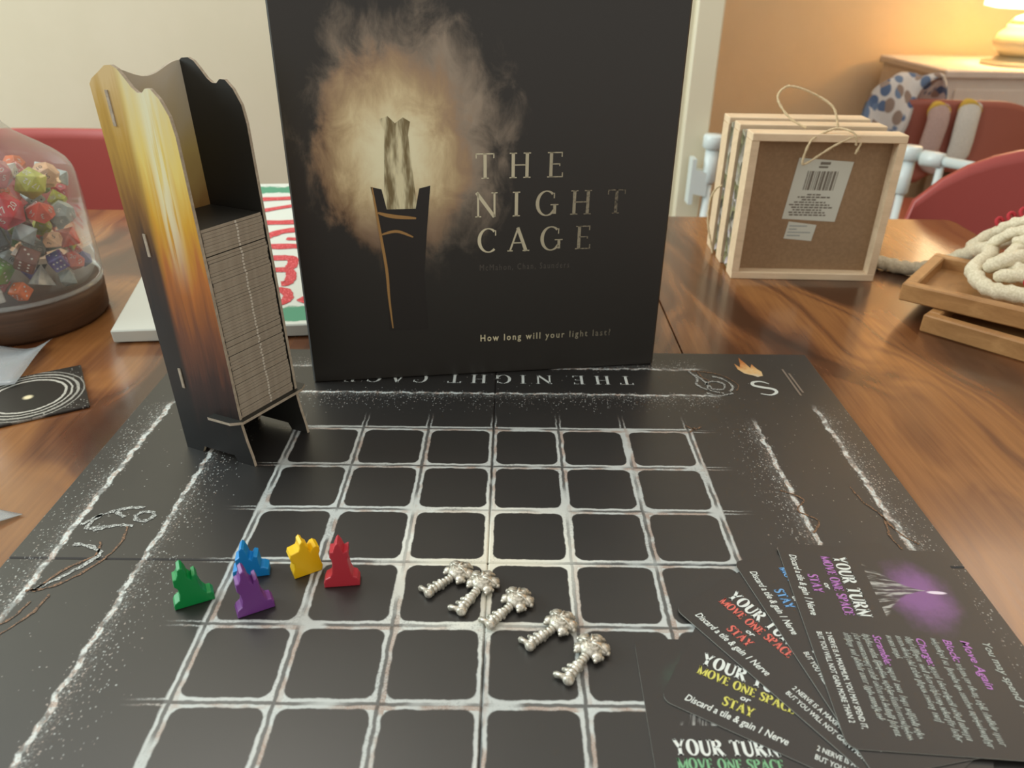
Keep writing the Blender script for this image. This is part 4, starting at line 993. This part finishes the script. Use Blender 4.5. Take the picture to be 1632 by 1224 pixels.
lp = twine('hanging_twine', [(fx0+0.092, fy+0.030, z+0.0014), (fx0+0.086, fy+0.034, z+0.018), (fx0+0.072, fy+0.040, z+0.028), (fx0+0.050, fy+0.042, z+0.036), (fx0+0.037, fy+0.042, z+0.036), (fx0+0.031, fy+0.040, z+0.026), (fx0+0.042, fy+0.030, z+0.010), (fx0+0.058, fy+0.022, z+0.0014)], '')
tag(lp, 'loop of jute twine standing up above the wooden frames', 'twine', 'jute hanging loops')
lp2 = twine('hanging_twine', [(fx0+0.100, fy-0.0016, z-0.010), (fx0+0.096, fy-0.0016, z+0.001), (fx0+0.083, fy+0.004, z+0.0046), (fx0+0.070, fy+0.002, z+0.0016), (fx0+0.056, fy-0.0018, z-0.006), (fx0+0.0515, fy-0.0016, z-0.025), (fx0+0.056, fy-0.0016, z-0.027), (fx0+0.080, fy-0.0016, z-0.010), (fx0+0.098, fy-0.0018, z-0.0015), (fx0+0.104, fy-0.0016, z-0.006), (fx0+0.101, fy-0.0016, z-0.018)], '')
tag(lp2, 'knotted jute twine drooping over the price label of the frame', 'twine', 'jute hanging loops')
lp3 = twine('hanging_twine', [(fx0-0.0014, 11.5*S, TOP+0.078), (fx0-0.007, 11.55*S, TOP+0.074), (fx0-0.011, 11.6*S, TOP+0.060), (fx0-0.010, 11.6*S, TOP+0.035), (fx0-0.004, 11.55*S, TOP+0.012), (fx0-0.0015, 11.5*S, TOP+0.0014)], '')
tag(lp3, 'jute twine hanging down the side of the wooden frames', 'twine', 'jute hanging loops')

# ------------------------------------------------------------------ two oak trays and the rope garland
def tray(loc, ang, wx, wy, hh, label, tilt=(0, 0)):
    t = thing('wooden_tray', label, 'tray', loc, ang); rw = 0.011
    obj('rim', bx(0, wx, 0, rw, 0, hh, bev=0.0012), M_oak, t); obj('rim', bx(0, wx, wy-rw, wy, 0, hh, bev=0.0012), M_oak, t)
    obj('rim', bx(0, rw, rw, wy-rw, 0, hh, bev=0.0012), M_oak, t); obj('rim', bx(wx-rw, wx, rw, wy-rw, 0, hh, bev=0.0012), M_oak, t)
    obj('tray_floor', bx(rw, wx-rw, rw, wy-rw, 0.002, 0.005), M_oak, t)
    t.rotation_euler = (tilt[0], tilt[1], ang); return t
tray((8.42*S, 6.95*S, TOP), math.radians(-46), 0.17, 0.15, 0.0165, 'lower oak tray lying flat on the table under the other tray')
tray((8.22*S, 7.66*S, TOP+0.0172), math.radians(-40), 0.17, 0.115, 0.0165, 'upper oak tray holding the heap of cotton rope')
M_plaitred = M_redthread
gr = thing('rope_garland', 'heap of thick cream cotton rope with red thread bindings on the tray', 'rope', (9.9*S, 7.0*S, TOP))
def RP(x, y, z): return Vector(((x-9.9)*S, (y-7.0)*S, z*S))
strands = [
    [(8.8, 10.7, .2), (9.2, 10.5, .17), (9.7, 10.15, .17), (10.2, 10.0, .3), (10.5, 9.6, .7), (10.55, 9.0, 1.05), (10.3, 8.4, 1.1), (9.75, 7.9, .95), (9.75, 7.3, .80), (10.2, 6.9, .80), (10.8, 6.5, .80)],
    [(10.5, 9.6, .75), (10.9, 9.5, 1.2), (11.2, 9.0, 1.6), (11.0, 8.4, 1.5), (10.5, 8.0, 1.25), (10.3, 7.5, 1.15), (10.8, 7.2, 1.1), (11.4, 7.1, 1.1)],
    [(9.8, 7.7, 1.05), (10.2, 7.6, 1.3), (10.8, 7.7, 1.35), (11.5, 7.7, 1.35)], [(9.85, 7.4, 1.0), (10.3, 7.2, 1.1), (10.9, 6.9, 1.1), (11.5, 6.7, 1.05)],
    [(10.4, 8.8, 1.1), (10.7, 8.5, 1.7), (11.1, 8.2, 1.9), (11.6, 8.2, 1.9)], [(10.7, 9.2, 1.3), (10.9, 8.8, 1.9), (11.3, 8.6, 2.15), (11.8, 8.5, 2.2)], [(10.6, 8.3, 1.5), (11.0, 8.0, 1.7), (11.5, 7.9, 1.8)],
    [(10.9, 9.3, 1.0), (11.3, 8.9, 1.5), (11.6, 8.5, 1.6)]]
RR = [.16, .15, .15, .14, .12, .13, .12, .15]
for P, r in zip(strands, RR):
    Q = spline([RP(p[0], p[1], p[2] if p[2] < 1.4 else 1.4+(p[2]-1.4)*0.55) for p in P], 9); nq = len(Q); obj('rope_strand', tube(BM(), Q, [r*S*random.uniform(.92, 1.08)*(min(1, (k+0.6)/4)**0.5)*(min(1, (nq-k-0.4)/4)**0.5) for k in range(nq)], 12, True, (0.09, 3, 0.55)), M_rope, gr, True)
for c in ((10.74, 9.1, 1.62), (10.86, 8.95, 1.78), (11.02, 8.85, 1.9), (10.35, 7.05, 1.02)):
    p = RP(*c); Q = [p+Vector((math.cos(a)*0.0034, math.sin(a)*0.002, math.sin(a)*0.0034)) for a in [2*PI*k/10 for k in range(11)]]
    obj('thread_binding', tube(BM(), Q, 0.0018, 6), M_plaitred, gr, True)

# ------------------------------------------------------------------ red chairs
def shell(w_, h_, rise, curve, thick, cut=True, rtop=0.10, n=22, m=14):
    """curved back shell standing in xz, bowed in y"""
    bm = BM(); F = []; 
    for side in (0, 1):
        G = []
        for i in range(n+1):
            s = -1+2*i/n; col = []
            ed = abs(s); topz = h_-rtop*(1-math.sqrt(max(0, 1-max(0, (ed-0.35)/0.65)**2.2)))
            lo = rise
            if cut: lo = rise+0.03*max(0, 1-(s/0.38)**2)
            for j in range(m+1):
                z = lo+(topz-lo)*j/m
                y = -curve*(1-s*s)*0.9+side*thick+0.05*(z-rise)
                col.append(bm.verts.new((s*w_/2*(0.88+0.12*min(1, (z-rise)/0.12)), -y, z)))
            G.append(col)
        F.append(G)
    A, B = F
    for i in range(n):
        for j in range(m):
            bm.faces.new((A[i][j], A[i+1][j], A[i+1][j+1], A[i][j+1])); bm.faces.new((B[i][j], B[i][j+1], B[i+1][j+1], B[i+1][j]))
        for j in (0, m): bm.faces.new((A[i][j], B[i][j], B[i+1][j], A[i+1][j]))
    for i in (0, n):
        for j in range(m): bm.faces.new((A[i][j], A[i][j+1], B[i][j+1], B[i][j]))
    return bm
def chair(loc, rz, label, m, hh=0.84, rtop=0.10, wd=0.46, curve=0.05, group='red shell chairs around the room'):
    t = thing('shell_chair', label, 'chair', loc, rz, group)
    obj('backrest', shell(wd, hh, 0.60, curve, 0.012, True, rtop), m, t, True)
    bm = BM(); prism(bm, rpoly(0.42, 0.42, 0.08, 5, -0.21, -0.44), 0.014, M=Matrix(((1, 0, 0, 0), (0, 0, 1, 0), (0, 1, 0, 0.44), (0, 0, 0, 1))), bev=0.004)
    for v in bm.verts: v.co = Vector((v.co.x, v.co.y, v.co.z))
    obj('seat', bm, m, t)
    for sx in (-1, 1):
        obj('leg', tube(BM(), [(sx*0.2, -0.02, 0.002), (sx*0.17, -0.06, 0.25), (sx*0.16, -0.07, 0.44), (sx*0.15, -0.005, 0.62), (sx*0.15, 0.022 if False else -0.004, 0.66)], 0.009, 10), M_chrome, t, True)
        obj('leg', tube(BM(), [(sx*0.2, -0.42, 0.002), (sx*0.17, -0.38, 0.25), (sx*0.16, -0.36, 0.44)], 0.009, 10), M_chrome, t, True)
    return t
chair((-0.63, 0.80, 0), 0, 'red shell chair against the beige wall behind the dice jar', M_red_plastic, 0.822, 0.05, 0.48)
chair((0.86, 0.69, 0), math.radians(-8), 'red shell chair beyond the table corner beside the rope', M_red_plastic, 0.835, 0.16, 0.66, 0.03)
chair((1.02, 1.50, 0), math.radians(172), 'dull red shell chair draped with socks and a patterned cloth', M_red_far, 0.785, 0.05, 0.36, 0.03)

# ------------------------------------------------------------------ laundry on the far chair
def drape(name, P, wd, th, m, label, cat, wob=0.006, n=8):
    """strip following points P (y,z path in local frame) with width along x; closed thin volume"""
    Q = spline(P, 6); bm = BM(); G = []
    for k, q in enumerate(Q):
        row = []
        for i in range(n+1):
            s = i/n-0.5; row.append(bm.verts.new((q.x+s*wd, q.y+wob*math.sin(7*s+k*0.6), q.z+wob*0.6*math.sin(11*s+k*0.25))))
        G.append(row)
    for a, b in zip(G, G[1:]):
        for i in range(n): bm.faces.new((a[i], a[i+1], b[i+1], b[i]))
    o = obj(name, bm, m, None, True); s_ = o.modifiers.new('thickness', 'SOLIDIFY'); s_.thickness = th; s_.offset = 1
    tag(o, label, cat); return o
def cloth_mat():
    m = mat('leaf_print_cotton', rough=0.9); t = MT(m); v1, r1, g1 = t.voro(t.vec(t.x, t.z*0.7, t.y), 46)
    blob = v1.ss(0.56, 0.48)*(g1 < 0.9); c = t.ramp(r1, [(0.0, lin(78, 98, 134)), (0.5, lin(112, 132, 160)), (0.52, lin(140, 122, 112)), (1.0, lin(160, 144, 134))])
    t.set('Base Color', t.mix(blob, lin(206, 204, 202), c)); return m
drape('patterned_cloth', [(0.845, 1.50, 0.70), (0.865, 1.51, 0.76), (0.90, 1.53, 0.815), (0.955, 1.55, 0.81), (0.985, 1.60, 0.72), (0.99, 1.62, 0.60)], 0.11, 0.012, cloth_mat(), 'white cotton cloth with blue and taupe leaf print over the far red chair', 'cloth', 0.008)
M_mauve = speckle('mauve_knit', lin(176, 152, 146), lin(188, 164, 158), 300, 0.95, 0.4); M_wknit = speckle('white_knit', lin(200, 198, 190), lin(212, 210, 202), 300, 0.95, 0.4); M_ygold = mat('yellow_knit_band', lin(204, 170, 72), 0.9)
def sock(x, m, label, P, r):
    t = thing('hanging_sock', label, 'sock', (x, 1.475, 0.6))
    Q = spline([Vector(p) for p in P], 7); n = len(Q)
    bm = tube(BM(), Q, [r*(1.0 if k < n*0.75 else 1.0-0.35*(k-n*0.75)/(n*0.25)) for k in range(n)], 14)
    for v in bm.verts: v.co.y *= 0.35
    obj('knit_leg', bm, m, t, True)
    c = Q[1]; bm = tube(BM(), [Q[0]+Vector((0.002, 0, 0.0)), Q[1], Q[2]], r*1.06, 14)
    for v in bm.verts: v.co.y *= 0.35
    obj('cuff', bm, M_ygold, t, True); return t
sock(0.965, M_mauve, 'mauve sock hanging over the back of the far red chair', [(0.0, 0, 0.165), (0.0, -0.02, 0.14), (-0.004, -0.025, 0.10), (-0.004, -0.02, 0.07), (0.016, -0.02, 0.05), (0.038, -0.02, 0.04)], 0.025)
sock(1.03, M_wknit, 'white sock with yellow band hanging over the far red chair', [(0.004, 0, 0.172), (0.0, -0.02, 0.14), (0.0, -0.025, 0.10), (0.0, -0.02, 0.075), (-0.001, -0.02, 0.055)], 0.026)

# ------------------------------------------------------------------ white safety gate
gt = thing('safety_gate', 'white tubular metal safety gate fixed to the cream door trim', 'gate', (0.38, 1.14, 0))
obj('wall_bracket', prism(BM(), [(-0.02, 0.64), (-0.02, 0.725), (-0.012, 0.725), (-0.012, 0.705), (0.012, 0.70), (0.012, 0.655), (-0.012, 0.66), (-0.012, 0.64)], 0.03, M=Matrix.Translation((-0.012, -0.01, 0))), M_gate, gt)
def post(x, y, zt):
    obj('post_cap', lathe(BM(), [(0, zt), (0.017, zt), (0.019, zt-0.003), (0.019, zt-0.022), (0.014, zt-0.026), (0, zt-0.026)], 20, x, y), M_gate, gt, True)
    obj('post_sleeve', lathe(BM(), [(0, zt-0.026), (0.0125, zt-0.026), (0.0125, zt-0.085), (0.008, zt-0.09), (0, zt-0.09)], 18, x, y), M_gate, gt, True)
    obj('post_tube', lathe(BM(), [(0, zt-0.09), (0.0075, zt-0.09), (0.0075, 0.03), (0, 0.03)], 14, x, y), M_gate, gt, True)
post(0.004, 0, 0.768); post(0.374, 0, 0.752)
obj('lower_rail', tube(BM(), [(0.004, 0, 0.06), (0.374, 0, 0.06)], 0.009, 10), M_gate, gt, True)
obj('top_rail', tube(BM(), [(0.018, 0, 0.735), (0.360, 0, 0.735)], 0.009, 10), M_gate, gt, True)
for k in range(1, 6): obj('bar', tube(BM(), [(0.004+0.0617*k, 0, 0.06), (0.004+0.0617*k, 0, 0.735)], 0.005, 10), M_gate, gt, True)
# swung-open leaf coming towards the table
hinge = Vector((0.374, 0, 0)); dirv = Vector((0.10, -0.13, 0)).normalized()
obj('leaf_joint', tube(BM(), [hinge+dirv*0.024+Vector((0, 0, 0.735)), hinge+dirv*0.062+Vector((0, 0, 0.735))], 0.014, 14), M_gate, gt, True)
obj('leaf_rail', tube(BM(), [hinge+dirv*0.06+Vector((0, 0, 0.735)), hinge+dirv*0.40+Vector((0, 0, 0.735))], 0.009, 12), M_gate, gt, True)
obj('leaf_rail', tube(BM(), [hinge+dirv*0.03+Vector((0, 0, 0.06)), hinge+dirv*0.40+Vector((0, 0, 0.06))], 0.009, 12), M_gate, gt, True)
for k in range(5): obj('bar', tube(BM(), [hinge+dirv*(0.06+0.084*k)+Vector((0, 0, 0.06)), hinge+dirv*(0.06+0.084*k)+Vector((0, 0, 0.735))], 0.0065, 10), M_gate, gt, True)

# ------------------------------------------------------------------ white console with the lamp
cs = thing('console_cabinet', 'white painted console cabinet under the glowing lamp', 'cabinet', (1.22, 1.96, 0))
obj('cabinet_top', bx(-0.012, 0.95, -0.012, 0.42, 0.778, 0.80, bev=0.004), M_white, cs)
obj('front_panel', bx(0, 0.94, 0, 0.02, 0.57, 0.778), M_white, cs); obj('side_panel', bx(0, 0.02, 0.02, 0.41, 0.57, 0.778), M_white, cs)
obj('drawer_front', bx(0.03, 0.90, -0.006, 0, 0.60, 0.75, bev=0.002), M_white, cs)
for x in (0.24, 0.90):
    for y in (0.0, 0.37): obj('leg', bx(x, x+0.035, y+0.001, y+0.036, 0, 0.57), M_white, cs)
obj('leg', bx(0.0, 0.035, 0.37, 0.41, 0, 0.57), M_white, cs)
obj('lower_shelf', bx(0.0, 0.94, 0.04, 0.40, 0.12, 0.14), M_white, cs)
bn = thing('storage_bin', 'dusky purple fabric storage bin on the lower shelf of the console', 'bin', (1.52, 2.02, 0.14))
M_bin = speckle('purple_grey_fabric', lin(120, 104, 122), lin(134, 118, 134), 200, 0.95, 0.3)
bm = bx(0, 0.34, 0, 0.30, 0, 0.40, bev=0.012, seg=2); obj('bin_body', bm, M_bin, bn); obj('bin_handle', tube(BM(), [(0.12, -0.002, 0.33), (0.13, -0.02, 0.30), (0.21, -0.02, 0.30), (0.22, -0.002, 0.33)], 0.006, 8), M_bin, bn, True)
LX, LY, LZ = 1.50, 2.10, 0.80
lm = thing('table_lamp', 'lit table lamp with pale gourd shaped base on the white console', 'lamp', (LX, LY, LZ))
M_lbase = mat('pale_champagne_glaze', lin(200, 192, 160), 0.3)
obj('lamp_foot', lathe(BM(), [(0, 0), (0.105, 0), (0.105, 0.010), (0.075, 0.014), (0.07, 0.022), (0.055, 0.026), (0, 0.026)], 36), M_lbase, lm, True)
obj('lamp_body', lathe(BM(), [(0, 0.026), (0.06, 0.026), (0.082, 0.042), (0.088, 0.062), (0.078, 0.085), (0.062, 0.098), (0.062, 0.108), (0.055, 0.112), (0, 0.112)], 36), M_lbase, lm, True)
obj('lamp_neck', lathe(BM(), [(0, 0.112), (0.06, 0.112), (0.045, 0.128), (0.02, 0.138), (0.012, 0.36), (0, 0.36)], 28), M_lbase, lm, True)
M_shade = mat('glowing_linen_shade', lin(240, 222, 180), 0.9); b = M_shade.node_tree.nodes['Principled BSDF']
b.inputs['Emission Color'].default_value = (1, 0.72, 0.40, 1); b.inputs['Emission Strength'].default_value = 5.0
sh = obj('lamp_shade', lathe(BM(), [(0.105, 0.150), (0.135, 0.156), (0.125, 0.58), (0.12, 0.60)], 40), M_shade, lm, True)
lb = bpy.data.lights.new('lamp_bulb_light', 'POINT'); lb.energy = 14; lb.color = (1, 0.66, 0.34); lb.shadow_soft_size = 0.045
lbo = bpy.data.objects.new('lamp_bulb_light', lb); C.objects.link(lbo); lbo.parent = lm; lbo.location = (0, 0, 0.42)
